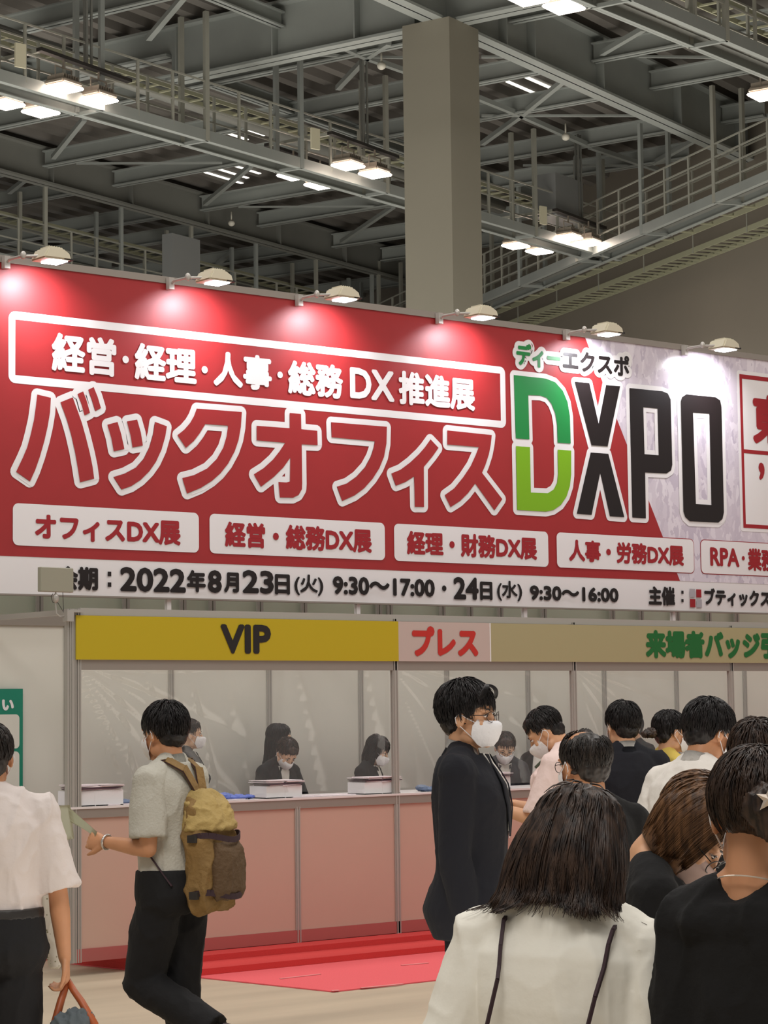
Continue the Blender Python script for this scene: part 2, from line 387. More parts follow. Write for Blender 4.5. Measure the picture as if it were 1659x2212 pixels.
# headline frame
def ringpoly(bm, a, b_, y): poly_xz(bm, a, y, [b_[::-1]])
bm = NB(); ringpoly(bm, rrect(8.094, 12.873, 4.057, 4.577, .055), rrect(8.149, 12.815, 4.116, 4.518, .004), layer(2)); bb(obj('frame_line', bm, white))
KATA= [[(8.326, 3.989), (8.439, 3.974), (8.432, 3.868), (8.412, 3.764), (8.386, 3.66), (8.347, 3.539), (8.309, 3.441), (8.267, 3.358), (8.154, 3.421), (8.206, 3.52), (8.244, 3.601), (8.273, 3.698), (8.299, 3.802), (8.315, 3.905)], [(8.519, 3.947), (8.622, 3.992), (8.663, 3.896), (8.7, 3.807), (8.733, 3.706), (8.766, 3.593), (8.789, 3.497), (8.803, 3.407), (8.683, 3.374), (8.663, 3.484), (8.64, 3.597), (8.607, 3.721), (8.571, 3.827)], [(8.662, 4.018), (8.71, 4.042), (8.74, 3.977), (8.768, 3.889), (8.722, 3.866), (8.697, 3.945)], [(8.753, 4.057), (8.8, 4.081), (8.833, 4.013), (8.862, 3.931), (8.813, 3.904), (8.786, 3.98)], [(8.917, 3.811), (9.005, 3.838), (9.037, 3.748), (9.064, 3.641), (8.972, 3.618), (8.951, 3.715)], [(9.087, 3.847), (9.176, 3.868), (9.208, 3.774), (9.226, 3.677), (9.135, 3.657), (9.12, 3.74)], [(9.334, 3.862), (9.44, 3.836), (9.426, 3.76), (9.392, 3.658), (9.341, 3.562), (9.282, 3.488), (9.206, 3.42), (9.123, 3.369), (9.038, 3.339), (8.969, 3.428), (9.065, 3.458), (9.165, 3.509), (9.232, 3.577), (9.282, 3.665), (9.317, 3.767)], [(9.711, 3.99), (10.13, 3.994), (10.12, 3.879), (10.097, 3.775), (10.06, 3.685), (9.997, 3.586), (9.926, 3.509), (9.847, 3.447), (9.742, 3.387), (9.619, 3.339), (9.576, 3.453), (9.682, 3.481), (9.804, 3.539), (9.892, 3.616), (9.954, 3.708), (9.986, 3.797), (10.0, 3.879), (9.789, 3.877), (9.736, 3.802), (9.683, 3.741), (9.61, 3.684), (9.535, 3.775), (9.598, 3.822), (9.65, 3.876), (9.685, 3.929)], [(10.589, 4.02), (10.7, 4.02), (10.701, 3.9), (10.859, 3.898), (10.861, 3.784), (10.704, 3.781), (10.705, 3.473), (10.702, 3.428), (10.669, 3.381), (10.613, 3.356), (10.487, 3.352), (10.474, 3.472), (10.55, 3.472), (10.585, 3.481), (10.591, 3.669), (10.523, 3.589), (10.431, 3.51), (10.306, 3.426), (10.239, 3.518), (10.332, 3.571), (10.423, 3.643), (10.488, 3.713), (10.542, 3.782), (10.268, 3.784), (10.269, 3.897), (10.588, 3.9)], [(10.998, 3.976), (11.568, 3.979), (11.561, 3.842), (11.534, 3.732), (11.484, 3.637), (11.414, 3.549), (11.325, 3.467), (11.227, 3.405), (11.1, 3.354), (11.05, 3.465), (11.151, 3.496), (11.248, 3.555), (11.337, 3.636), (11.397, 3.724), (11.427, 3.795), (11.441, 3.853), (11.001, 3.856)], [(12.029, 3.907), (12.114, 3.842), (12.049, 3.769), (11.953, 3.675), (11.949, 3.346), (11.851, 3.343), (11.848, 3.591), (11.754, 3.54), (11.654, 3.504), (11.608, 3.601), (11.704, 3.637), (11.808, 3.703), (11.903, 3.777), (11.967, 3.837)], [(12.212, 3.993), (12.704, 3.987), (12.691, 3.907), (12.668, 3.823), (12.627, 3.73), (12.588, 3.662), (12.811, 3.452), (12.72, 3.353), (12.51, 3.568), (12.427, 3.482), (12.339, 3.413), (12.235, 3.358), (12.173, 3.453), (12.277, 3.515), (12.376, 3.61), (12.464, 3.713), (12.52, 3.806), (12.556, 3.876), (12.21, 3.876)]]
DX= {'DG': [(12.968, 4.518), (13.34, 4.518), (13.45, 4.495), (13.538, 4.428), (13.591, 4.334), (13.616, 4.212), (13.619, 3.974), (13.464, 3.972), (13.463, 4.119), (13.443, 4.224), (13.401, 4.303), (13.346, 4.352), (13.27, 4.366), (13.13, 4.359), (13.134, 3.979), (12.977, 3.977)], 'DL': [(12.977, 3.911), (13.138, 3.913), (13.139, 3.524), (13.336, 3.528), (13.404, 3.562), (13.449, 3.621), (13.462, 3.695), (13.463, 3.911), (13.623, 3.913), (13.617, 3.704), (13.6, 3.605), (13.558, 3.513), (13.489, 3.436), (13.399, 3.387), (13.31, 3.369), (12.978, 3.368)], 'XT': [(13.684, 4.52), (13.859, 4.521), (13.962, 4.17), (14.062, 4.52), (14.237, 4.524), (14.066, 3.978), (13.87, 3.975)], 'XB': [(13.857, 3.911), (14.073, 3.912), (14.254, 3.362), (14.076, 3.363), (13.969, 3.74), (13.853, 3.365), (13.675, 3.367)], 'PO': [(14.354, 4.517), (14.771, 4.521), (14.841, 4.506), (14.875, 4.454), (14.877, 3.863), (14.86, 3.812), (14.799, 3.78), (14.527, 3.774), (14.523, 3.364), (14.356, 3.364)], 'PH': [(14.522, 4.359), (14.707, 4.36), (14.708, 3.938), (14.524, 3.937)], 'OO': [(15.009, 4.448), (15.025, 4.487), (15.081, 4.518), (15.47, 4.521), (15.531, 4.496), (15.547, 4.437), (15.542, 3.462), (15.521, 3.402), (15.464, 3.366), (15.088, 3.362), (15.03, 3.397), (15.007, 3.446)], 'OH': [(15.165, 4.358), (15.381, 4.362), (15.378, 3.523), (15.172, 3.522)]}
TXT= [('経営', 'w', 8.445, 4.456, 8.996, 4.17), ('経理', 'w', 9.155, 4.448, 9.711, 4.169), ('人事', 'w', 9.866, 4.449, 10.419, 4.176), ('総務', 'w', 10.575, 4.44, 11.123, 4.168), ('DX', 'w', 11.193, 4.435, 11.653, 4.186), ('推進展', 'w', 11.697, 4.451, 12.524, 4.174), ('オフィスDX展', 'r', 8.308, 3.127, 9.56, 2.943), ('経営・総務DX展', 'r', 9.963, 3.145, 11.398, 2.949), ('経理・財務DX展', 'r', 11.762, 3.146, 13.199, 2.95), ('人事・労務DX展', 'r', 13.573, 3.142, 14.998, 2.953), ('RPA', 'r', 15.344, 3.137, 15.735, 2.967), ('業務', 'r', 15.849, 3.146, 16.231, 2.938), ('会期', 'k', 8.491, 2.761, 8.835, 2.588), ('2022', 'k', 9.023, 2.77, 9.604, 2.588), ('年', 'k', 9.613, 2.764, 9.785, 2.597), ('8', 'k', 9.803, 2.769, 9.933, 2.595), ('月', 'k', 9.952, 2.756, 10.093, 2.601), ('23', 'k', 10.124, 2.779, 10.421, 2.599), ('日', 'k', 10.431, 2.755, 10.577, 2.597), ('(火)', 'k', 10.619, 2.76, 10.903, 2.595), ('9:30～17:00', 'k', 10.997, 2.756, 12.052, 2.611), ('24', 'k', 12.253, 2.783, 12.529, 2.598), ('日', 'k', 12.545, 2.752, 12.683, 2.597), ('(水)', 'k', 12.734, 2.765, 13.018, 2.596), ('9:30～16:00', 'k', 13.106, 2.735, 14.162, 2.609), ('主催', 'k', 14.536, 2.763, 14.872, 2.593), ('ブティックス', 'k', 15.254, 2.763, 16.147, 2.605), ('東', 'r', 15.966, 4.648, 16.463, 4.127), ('’', 'r', 16.034, 3.953, 16.117, 3.788)]
TX2= [('ディー', 'g', 12.999, 4.8, 13.514, 4.605), ('エクスポ', 'k', 13.541, 4.802, 14.356, 4.615)]
DOTS= [(9.077, 4.309, 0.028), (9.786, 4.293, 0.028), (10.499, 4.313, 0.026), (15.789, 3.05, 0.02), (12.153, 2.685, 0.024)]
SQ= [('k', 8.917, 2.73, 8.948, 2.697), ('k', 8.917, 2.652, 8.948, 2.619), ('k', 14.954, 2.731, 14.983, 2.703), ('k', 14.952, 2.656, 14.981, 2.628), ('e', 15.063, 2.75, 15.133, 2.677), ('c', 15.148, 2.748, 15.215, 2.676), ('c', 15.064, 2.66, 15.134, 2.585), ('e', 15.15, 2.658, 15.219, 2.584)]
PILLX = [(8.13, 9.727), (9.825, 11.535), (11.632, 13.333), (13.433, 15.132), (15.228, 16.795)]
bm = NB()
for p in KATA: dilated(bm, p, layer(3), .046)
bb(obj('letter_outline', bm, white))
bm = NB()
for p in KATA: poly_xz(bm, p, layer(5))
bb(obj('lettering', bm, red))
bm = NB()
dilated(bm, DX['DG'], layer(3), .042); dilated(bm, DX['DL'], layer(3), .042)
dilated(bm, DX['XT'], layer(3), .042); dilated(bm, DX['XB'], layer(3), .042)
dilated(bm, DX['PO'], layer(3), .042, [DX['PH'][::-1]]); dilated(bm, DX['OO'], layer(3), .045, [DX['OH'][::-1]])
bb(obj('letter_outline', bm, white))
for ks, m in ((('DG',), green_p), (('DL',), lime_p), (('XT', 'XB'), black_p)):
    bm = NB()
    for k_ in ks: poly_xz(bm, DX[k_], layer(5))
    bb(obj('lettering', bm, m))
bm = NB(); poly_xz(bm, DX['PO'], layer(5), [DX['PH'][::-1]]); poly_xz(bm, DX['OO'], layer(5), [DX['OH'][::-1]]); bb(obj('lettering', bm, black_p))
# reading aid above the big letters
bm = NB()
for s, k_, u0, z1, u1, z0 in TX2: text(bm, s, u0-.04, z1+.04, u1+.04, z0-.04, layer(4), .05, 26)
bb(obj('letter_outline', bm, white))
for i, m in ((0, green_p), (1, black_p)):
    s, k_, u0, z1, u1, z0 = TX2[i]; bm = NB(); text(bm, s, u0, z1, u1, z0, layer(6), .008); bb(obj('lettering', bm, m))
# white name plates
bm = NB(); bmk = NB()
for i, x in enumerate(PILLX):
    poly_xz(bm, rrect(x[0], x[1], 2.896, 3.197, .045), layer(3))
    if i > 2: poly_xz(bmk, rrect(x[0]-.007, x[1]+.007, 2.889, 3.204, .05), layer(2))
bb(obj('name_plates', bm, white)); bb(obj('plate_outline', bmk, dred))
BOLD = {'w': .011, 'r': .0085, 'k': .0085}
for key, m in (('w', white), ('r', dred), ('k', black_p)):
    bm = NB()
    for s, k_, u0, z1, u1, z0 in TXT:
        if k_ != key or s in ('東', '’'): continue
        bo = BOLD[key]
        if s[0] in '289' and len(s) < 5: bo = .010
        if s in ('(火)', '(水)'): bo = .005
        text(bm, s, u0, z1, u1, z0, layer(5), bo)
    if key == 'w':
        for u, z, r in DOTS[:3]: poly_xz(bm, [(u+r*math.cos(t*PI/8), z+r*math.sin(t*PI/8)) for t in range(16)], layer(5))
    if key == 'r':
        u, z, r = DOTS[3]; poly_xz(bm, [(u+r*math.cos(t*PI/8), z+r*math.sin(t*PI/8)) for t in range(16)], layer(5))
    if key == 'k':
        u, z, r = DOTS[4]; poly_xz(bm, [(u+r*math.cos(t*PI/8), z+r*math.sin(t*PI/8)) for t in range(16)], layer(5))
        for k2, a, b2, c2, d2 in SQ:
            if k2 == 'k': poly_xz(bm, [(a, b2), (c2, b2), (c2, d2), (a, d2)], layer(5))
    bb(obj('lettering', bm, m))
for key, m in (('e', grey_p), ('c', dred)):
    bm = NB()
    for k2, a, b2, c2, d2 in SQ:
        if k2 == key: poly_xz(bm, [(a, b2), (c2, b2), (c2, d2), (a, d2)], layer(5))
    bb(obj('logo_square', bm, m))
# date box at the right
bm = NB(); poly_xz(bm, rrect(15.77, 18.6, 3.30, 4.80, .03), layer(2)); bb(obj('date_box', bm, white))
bm = NB(); poly_xz(bm, [(15.805, 3.333), (18.5, 3.333), (18.5, 4.765), (15.805, 4.765)], layer(3), [[(15.84, 4.725), (18.46, 4.725), (18.46, 3.368), (15.84, 3.368)]])
poly_xz(bm, [(15.84, 4.028), (18.47, 4.028), (18.47, 4.064), (15.84, 4.064)], layer(3))
bb(obj('box_line', bm, dred))
bm = NB(); text(bm, '東', 15.966, 4.60, 16.46, 4.12, layer(4), .022); text(bm, '’', 16.034, 3.953, 16.117, 3.788, layer(4), .014); bb(obj('lettering', bm, dred))
# frame around the banner
bm = NB(); box(bm, BXL, BXR, BY-.012, BY+.06, 4.92, 4.972); o = obj('top_rail', bm, alu_d, None); o.parent = ban; o.matrix_parent_inverse = Matrix.Translation(ban.location).inverted()
bm = NB(); box(bm, BXL, BXR, BY-.01, BY+.05, 2.54, 2.552); o = obj('bottom_rail', bm, alu_d, None); o.parent = ban; o.matrix_parent_inverse = Matrix.Translation(ban.location).inverted()

# ------------------------------------------------------------------ lamps along the banner
lamp_body = mat('lamp_casting', (205, 198, 176), .45, .1)
lamp_dark = mat('lamp_dark', (40, 36, 34), .5)
lamp_glass = mat('lamp_glow', (255, 250, 255), .3, emis=16, emc=(240, 238, 255))
spots = [(CAMP+ray(px, py)*(13.84/ray(px, py).y)).x for px, py in ((110, 562), (462, 609), (738, 645), (1038, 684), (1310, 722), (1563, 755))]
desc = ('leftmost white arm lamp above the red banner', 'white arm lamp above the second and third headline words', 'white arm lamp third from left on the banner', 'white arm lamp in front of the pillar foot', 'white arm lamp over the green reading aid text', 'rightmost white arm lamp above the crowd picture')
def arm_lamp(x, y, z, label, power):
    t = thing('arm_lamp', label, 'lamp', (x, y, z), 0, 'arm lamps along the banner top')
    bm = NB()   # wedge casting: sloping top, flat glass below
    w, d, h = .115, .1, .085
    sec = [(-w, 0), (-w*.62, h), (w*.45, h), (w*.72, h*.45), (w, h*.22), (w, 0)]
    A = [bm.verts.new((a, -d, c)) for a, c in sec]; B_ = [bm.verts.new((a, d, c)) for a, c in sec]
    bm.faces.new(A[::-1]); bm.faces.new(B_)
    for i in range(6): bm.faces.new((A[i], A[(i+1) % 6], B_[(i+1) % 6], B_[i]))
    bmesh.ops.bevel(bm, geom=list(bm.edges), offset=.012, segments=2, affect='EDGES')
    for k in range(5): box(bm, -.05+k*.02, -.043+k*.02, -d*.6, d*.6, h, h+.012)
    obj('housing', bm, lamp_body, t)
    bm = NB(); box(bm, -w*.3, w*.8, -d*.75, d*.75, -.008, -.001); obj('glass', bm, lamp_glass, t)
    bm = NB(); box(bm, w*.5, w*1.18, -d*.9, d*.9, .004, .016); obj('shade', bm, lamp_dark, t)
    bm = NB(); tube(bm, [(-w*.8, .02, .03), (-w*1.5, .12, .035), (-w*1.7, .24, .03), (-w*1.7, .31, .0)], .011); obj('arm', bm, alu, t)
    bm = NB(); ell(bm, (-w*1.45, .1, .04), (.022, .022, .03)); obj('knob', bm, alu, t)
    bm = NB(); box(bm, -w*1.9, -w*1.5, .27, .315, -.03, .06); obj('clamp', bm, alu, t)
    bm = NB(); tube(bm, [(w*.9, .02, .02), (w*1.3, .05, .045), (w*1.55, .1, .04), (w*1.4, .14, .015), (w*1.05, .16, .02)], .006); obj('cable', bm, lamp_dark, t)
    l = bpy.data.lights.new('arm_lamp_light', 'AREA'); l.shape = 'RECTANGLE'; l.size = .12; l.size_y = .14; l.energy = power; l.color = (.93, .92, 1); l.spread = math.radians(125)
    lo = bpy.data.objects.new('lamp_light', l); COL.objects.link(lo); lo.parent = t; lo.location = (.03, 0, -.014)
    lo.rotation_euler = (math.radians(38), 0, 0)
    return t
for i, x in enumerate(spots):
    arm_lamp(x, 13.84, 4.90, desc[i], 14)
# floodlight on the end post, seen from behind
t = thing('floodlight', 'flat grey floodlight seen from behind on a thin arm at the booth corner', 'lamp', (7.70, 12.86, 2.46))
gm = mat('flood_back', (150, 148, 132), .5)
bm = NB(); box(bm, -.135, .135, -.02, .02, .03, .19); bmesh.ops.bevel(bm, geom=list(bm.edges), offset=.004, segments=1, affect='EDGES'); obj('housing', bm, gm, t).rotation_euler = (0, 0, math.radians(8))
bm = NB(); box(bm, -.12, .12, .02, .024, .045, .175); obj('glass', bm, lamp_body, t)
bm = NB(); ell(bm, (0, 0, -.01), (.022, .02, .032)); tube(bm, [(0, 0, .03), (0, 0, -.05), (.005, 0, -.11), (.03, 0, -.128), (.09, .02, -.125)], .005); obj('arm', bm, alu, t)
bm = NB(); tube(bm, [(-.02, 0, .02), (-.035, 0, 0), (-.02, 0, -.04), (.01, .0, -.03), (.06, 0, -.1)], .002, 6); tube(bm, [(.06, .01, .03), (.066, .01, -.09)], .002, 6); obj('cable', bm, lamp_dark, t)
bm = NB(); box(bm, .07, .12, -.03, .03, -.16, -.085); box(bm, .10, .2, -.02, .05, -.1, -.082); obj('clamp', bm, alu, t)
# ================================================================== hall: roof structure
GA = math.radians(17)
EA = V((math.cos(GA), math.sin(GA), 0)); EB = V((-math.sin(GA), math.cos(GA), 0))
def G(a, b, z=0): return EA*a + EB*b + V((0, 0, z))
steel = mat('steel_grey', (152, 157, 154), .5, .15, noise_s=.8, noise_a=.08)
steel_d = mat('steel_dark', (122, 123, 118), .55, .15, noise_s=.5, noise_a=.10)
galv = mat('galvanised', (170, 170, 160), .45, .35)
deck_m = mat('roof_deck', (112, 108, 103), .6, .15, noise_s=.5, noise_a=.10)
wall_m = mat('hall_wall', (124, 117, 106), .8, noise_s=.25, noise_a=.07)
tray_m = mat('tray_yellow_grey', (180, 180, 154), .45, .3)
hole_m = mat('steel_shadow', (70, 68, 64), .7)

ORD = ('first', 'second', 'third', 'fourth', 'fifth', 'sixth', 'seventh', 'eighth', 'ninth', 'tenth', 'eleventh', 'twelfth', 'thirteenth', 'fourteenth', 'fifteenth')
# roof deck: deep ribs running along the girders
bm = NB(); pr = []
b = -12.0
while b < 78:
    pr += [(b, 15.22), (b+.12, 15.22), (b+.2, 15.0), (b+.44, 15.0), (b+.54, 15.22)]; b += .62
A_ = [bm.verts.new(G(-5, b, z)) for b, z in pr]; B_ = [bm.verts.new(G(78, b, z)) for b, z in pr]
for i in range(len(pr)-1): bm.faces.new((A_[i], A_[i+1], B_[i+1], B_[i]))
struct(obj('ceiling', bm, deck_m))
bm = NB(); q = [G(-5, -12), G(78, -12), G(78, 78), G(-5, 78)]
l0 = [bm.verts.new((p.x, p.y, 15.3)) for p in q]; bm.faces.new(l0); struct(obj('ceiling_top', bm, deck_m))
glint_m = mat('painted_glint', (255, 252, 240), .5, emis=1.5)  # lamp reflections on the roof deck, imitated by added glowing strips
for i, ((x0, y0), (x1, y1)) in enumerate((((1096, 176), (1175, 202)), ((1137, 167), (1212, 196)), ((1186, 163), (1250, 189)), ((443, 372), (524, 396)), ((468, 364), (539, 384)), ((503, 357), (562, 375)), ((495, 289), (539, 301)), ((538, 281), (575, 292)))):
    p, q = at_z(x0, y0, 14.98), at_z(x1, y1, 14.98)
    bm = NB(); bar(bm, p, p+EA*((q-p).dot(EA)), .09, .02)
    tag(obj('painted_glint', bm, glint_m), ORD[i if i < 3 else i-3]+(' painted lamp glint from the left on the roof right of the pillar' if x0 > 900 else ' of the painted lamp glints on the roof left of the pillar'), 'painted glint', 'painted lamp glints right of the pillar' if x0 > 900 else 'painted lamp glints left of the pillar')

# wall on the right
C5 = math.radians(55.0)
WU = EA*math.cos(C5)+EB*math.sin(C5); WN = EA*math.sin(C5)-EB*math.cos(C5)
WO = G(40.72, 18.15)
def Wp(s, off, z): return WO + WU*s + WN*off + V((0, 0, z))
bm = NB()
q = [Wp(-22, 2.8, 0), Wp(60, 2.8, 0), Wp(60, 3.2, 0), Wp(-22, 3.2, 0)]
lo = [bm.verts.new(p) for p in q]; hi = [bm.verts.new(p+V((0, 0, 15.4))) for p in q]
for i in range(4): bm.faces.new((lo[i], lo[(i+1) % 4], hi[(i+1) % 4], hi[i]))
bm.faces.new(hi); struct(obj('wall_right', bm, wall_m))

# pillar
bm = NB(); P0 = G(33.1, 20.7)
c = [P0, P0+EA*.98, P0+EA*.98+EB*.98, P0+EB*.98]
lo = [bm.verts.new(p) for p in c]; hi = [bm.verts.new(p+V((0, 0, 13.8))) for p in c]
for i in range(4): bm.faces.new((lo[i], lo[(i+1) % 4], hi[(i+1) % 4], hi[i]))
bm.faces.new(hi)
tag(obj('pillar', bm, mat('pillar_paint', (136, 132, 119), .7, noise_s=.3, noise_a=.05)), 'tall square beige pillar rising behind the banner to the roof girders', 'pillar')

def girder(name, p, q, z0, z1, label, wf=.36, tf=.05, stiff=(), group=None, m=None, hollow=None):
    t = thing(name, label, 'beam', (p.x, p.y, z0), 0, group)
    m = m or steel; d = (q-p).normalized(); L_ = (q-p).length; s = V((-d.y, d.x, 0))
    def loc(x, y, z): return d*x + s*y + V((0, 0, z))
    bm = NB(); bar(bm, loc(0, 0, (z1-z0)/2), loc(L_, 0, (z1-z0)/2), .03, z1-z0); obj('web', bm, m, t)
    bm = NB(); bar(bm, loc(0, 0, tf/2), loc(L_, 0, tf/2), wf, tf); obj('flange', bm, m, t)
    bm = NB(); bar(bm, loc(0, 0, z1-z0-tf/2), loc(L_, 0, z1-z0-tf/2), wf, tf); obj('flange', bm, m, t)
    for x in stiff:
        bm = NB(); bar(bm, loc(x, 0, tf), loc(x, 0, z1-z0-tf), wf*.92, .024, d); obj('stiffener', bm, m, t)
    return t
girder('girder', G(18, 21.05), G(48.5, 21.05), 13.8, 14.95, 'deep steel girder running from behind the pillar down to the right wall', .42, .05, [35.36-18, 36.4-18, 39.1-18, 42.5-18, 45.5-18, 30-18, 27-18])
girder('girder', G(20, 35.6), G(58.5, 35.6), 14.0, 14.86, 'deep dark steel girder crossing the left half just above the banner', .36, .05, [39.17-20, 42.02-20, 45.01-20, 48.08-20, 51.14-20, 54.1-20, 36.2-20], m=steel_d)
girder('girder', G(33.55, 4), G(33.55, 27.3), 13.8, 14.88, 'deep light grey girder at the top running left from the pillar head', .42, .05, [27.05-4, 24.76-4, 22.9-4, 21.6-4, 16-4])
girder('girder', G(33.55, 27.3), G(33.55, 60), 14.3, 14.88, 'shallower girder carrying on left behind the upper catwalk', .36, .05, [8, 16, 24])
girder('girder', G(20, 50.5), G(62, 50.5), 14.0, 14.86, 'distant steel girder seen between the hangers above the banner', .36, .05, [6, 12, 18, 24, 30, 36], m=steel_d)
girder('girder', G(18, 8.5), G(42, 8.5), 13.9, 14.95, 'steel girder beyond the top right corner lamps', .4, .05)
pur = [(26.0, 0), (28.4, 0), (30.85, 0), (35.75, 0), (38.95, 0), (41.42, 1), (44.8, 1), (47.2, 1), (50.6, 1), (53.0, 1), (56.4, 1)]
BAYN = ('in front of the pillar girder', 'between the pillar girder and the dark girder', 'just beyond the dark girder', 'in the farthest roof bay')
bayc = [0, 0, 0, 0]
def proj(p):
    d = p-CAMP; z = d.dot(_F); return 829.5+FPX*d.dot(_R)/z, 1106-FPX*d.dot(_U)/z
def seen(p, q):
    for i in range(13):
        x, y = proj(p.lerp(q, i/12))
        if -40 < x < 1700 and -40 < y < 780: return True
    return False
for i, (a, k) in enumerate(pur):
    bhi = 60
    blo = 5
    # stop where the right wall begins
    # wall line: distance along WN
    for bb_ in range(5, 60):
        if (G(a, bb_)-WO).dot(WN) < 2.7: blo = bb_; break
    for (s0, s1) in ((5, 21), (21.1, 35.5), (35.7, 50.4), (50.6, 64)):
        s0 = max(s0, blo)
        if s1-s0 < 1 or not seen(G(a, s0, 14.4), G(a, s1, 14.4)): continue
        bi = 0 if s1 <= 21 else 1 if s1 < 36 else 2 if s1 < 51 else 3
        girder('purlin', G(a, s0), G(a, s1), 14.38, 14.76, 'slender grey roof purlin, '+ORD[bayc[bi]]+' from the left '+BAYN[bi], .22, .03, group='roof purlins'); bayc[bi] += 1
# short framing beams along the girder direction
for a0, a1, b, z, lb in ((26, 33.5, 24.65, 14.4, 'short roof beam joining the pillar girder near its middle'), (35.7, 50, 28.4, 14.5, 'long thin roof beam halfway between the two deep girders'), (35.7, 50, 43.0, 14.5, 'long thin roof beam beyond the deep girder above the banner'), (20, 33.5, 31.0, 14.45, 'roof beam crossing the upper left corner')):
    girder('roof_beam', G(a0, b), G(a1, b), z, z+.3, lb, .2, .03)
# wind bracing
BRL = iter(('over the left end of the dark girder', 'meeting the haunch of the light girder, top left', 'left of the lamp group beside the pillar', 'just left of the pillar above the dark girder', 'crossing the painted lamp glints right of the pillar', 'running from the star joint down to the pillar right side', 'right arm of the star joint left of the pillar', 'lower left arm of the star joint left of the pillar', 'upper right arm of the star joint left of the pillar', 'upper left arm of the star joint left of the pillar', 'upper left arm of the star joint right of the pillar', 'lower right arm of the star joint right of the pillar', 'rising to the pillar girder above the wall catwalk', 'beyond the pillar girder under the top right catwalk', 'running down to the wall catwalk corner', 'short, at the far left under the dark girder', 'short, behind the dark girder over the second arm lamp', 'at the right edge near the cut lamp',
 'thin level one above the left end of the dark girder', 'thin level one from the lamp group to the pillar', 'thin level one through the star joint left of the pillar', 'short level one right of the pillar head', 'long level one through the star joint right of the pillar', 'thin level one under the top right catwalk', 'thin level one above the wall lamp group', 'thin level one low at the left behind the dark girder'))
def rod(x0, y0, x1, y1, w=.11, z=14.42):
    p, q = at_z(x0, y0, z), at_z(x1, y1, z)
    bm = NB(); bar(bm, p, q, w, w*.9)
    tag(obj('brace', bm, steel), 'steel roof brace '+next(BRL), 'brace', 'roof braces')
for r in ((115, 340, 182, 257), (321, 83, 398, -8), (443, 440, 542, 358), (738, 522, 850, 446), (1126, 249, 1218, 174), (1126, 249, 1042, 310), (792, 124, 880, 155), (792, 124, 730, 190), (792, 124, 840, 92), (792, 124, 745, 103), (1126, 249, 1030, 210), (1126, 249, 1274, 315), (1410, 353, 1520, 292), (1300, 115, 1390, 62), (1274, 317, 1420, 366), (20, 415, 75, 372), (470, 830-260, 500, 545), (1665, 250, 1600, 262)):
    rod(*r)
for r in ((165, 353, 480, 352), (515, 447, 850, 446), (690, 119, 880, 125), (1040, 123, 1140, 123), (1040, 250, 1390, 250), (1380, 122, 1560, 124), (1130, 357, 1380, 358), (95, 522, 250, 522)):
    rod(*r, w=.05)
# sprinkler heads
for x, y in ((824, 142), (1222, 296), (500, 482)):
    p = at_z(x, y, 14.2); bm = NB(); ell(bm, (0, 0, 0), (.09, .09, .08)); tube(bm, [(0, 0, 0), (0, 0, .3)], .02, 6)
    tag(obj('detector', bm, mat('detector_white', (215, 212, 200), .5), None, p, True), {824: 'small round white detector left of the pillar', 1222: 'small round white detector right of the pillar', 500: 'small round white detector under the dark girder'}[x], 'detector')

# ================================================================== catwalks
def catwalk(label, O, d, s, L_, wd, z, ztop, step=2.72, rails=(.3, .58, .85, 1.12), first=.6, far_rails=True, hang=True):
    t = thing('catwalk', label, 'catwalk', (O.x, O.y, z))
    def P(x, y, h): return d*x + s*y + V((0, 0, h))
    for y in (0, wd):
        bm = NB(); bar(bm, P(0, y, 0), P(L_, y, 0), .05, .2); bar(bm, P(0, y+(.04 if y == 0 else -.04), -.09), P(L_, y+(.04 if y == 0 else -.04), -.09), .1, .015); obj('side_channel', bm, steel, t)
    bm = NB(); n = 3
    for i in range(n): bar(bm, P(0, wd*(i+.75)/(n+.5), .06), P(L_, wd*(i+.75)/(n+.5), .06), wd*.2, .02)
    o = obj('floor_grating', bm, steel_d, t)
    x = first; k = 0
    while x < L_:
        bm = NB(); bar(bm, P(x, 0, -.08), P(x, wd, -.08), .06, .06); obj('cross_bar', bm, steel, t)
        for y in (0, wd):
            if hang:
                bm = NB(); bar(bm, P(x, y, -.1), P(x, y, ztop-z), .085, .085, (1, 0, 0)); obj('hanger', bm, galv if (k % 2 == 0) else steel, t)
        for xx in (x+step/3, x+2*step/3):
            if xx < L_:
                bm = NB(); bar(bm, P(xx, 0, 0), P(xx, 0, rails[-1]), .045, .045, (1, 0, 0)); obj('rail_post', bm, galv, t)
                bm = NB(); bar(bm, P(xx, wd, 0), P(xx, wd, rails[-1]), .045, .045, (1, 0, 0)); obj('rail_post', bm, galv, t)
        x += step; k += 1
    for h in rails:
        for y in ((0, wd) if far_rails else (0,)):
            bm = NB(); bar(bm, P(0, y, h), P(L_, y, h), .03, .03); obj('rail', bm, galv, t)
    return t
K1D = (EA-EB*.052).normalized(); K0D = (EA-EB*.095).normalized()
catwalk('catwalk hung from the roof crossing the upper left half with two lamp groups', G(20, 25.77), K1D, EB, 26.4, .58, 12.1, 14.4, first=1.02, rails=(.5, 1.0))
catwalk('catwalk passing the upper right corner close under the girder', G(20, 15.95), K0D, EB, 20.6, .62, 12.1, 14.4, first=1.0, rails=(.5, 1.0))
catwalk('distant catwalk right behind the dark girder above the banner', G(22, 35.75), EA, EB, 34, .8, 12.1, 14.0, first=.9, rails=(.5, 1.0))
catwalk('catwalk running along the right hall wall', Wp(-12, 0, 0), WU, -WN*-1, 44, .68, 12.05, 14.4, step=3.2, first=1.3)
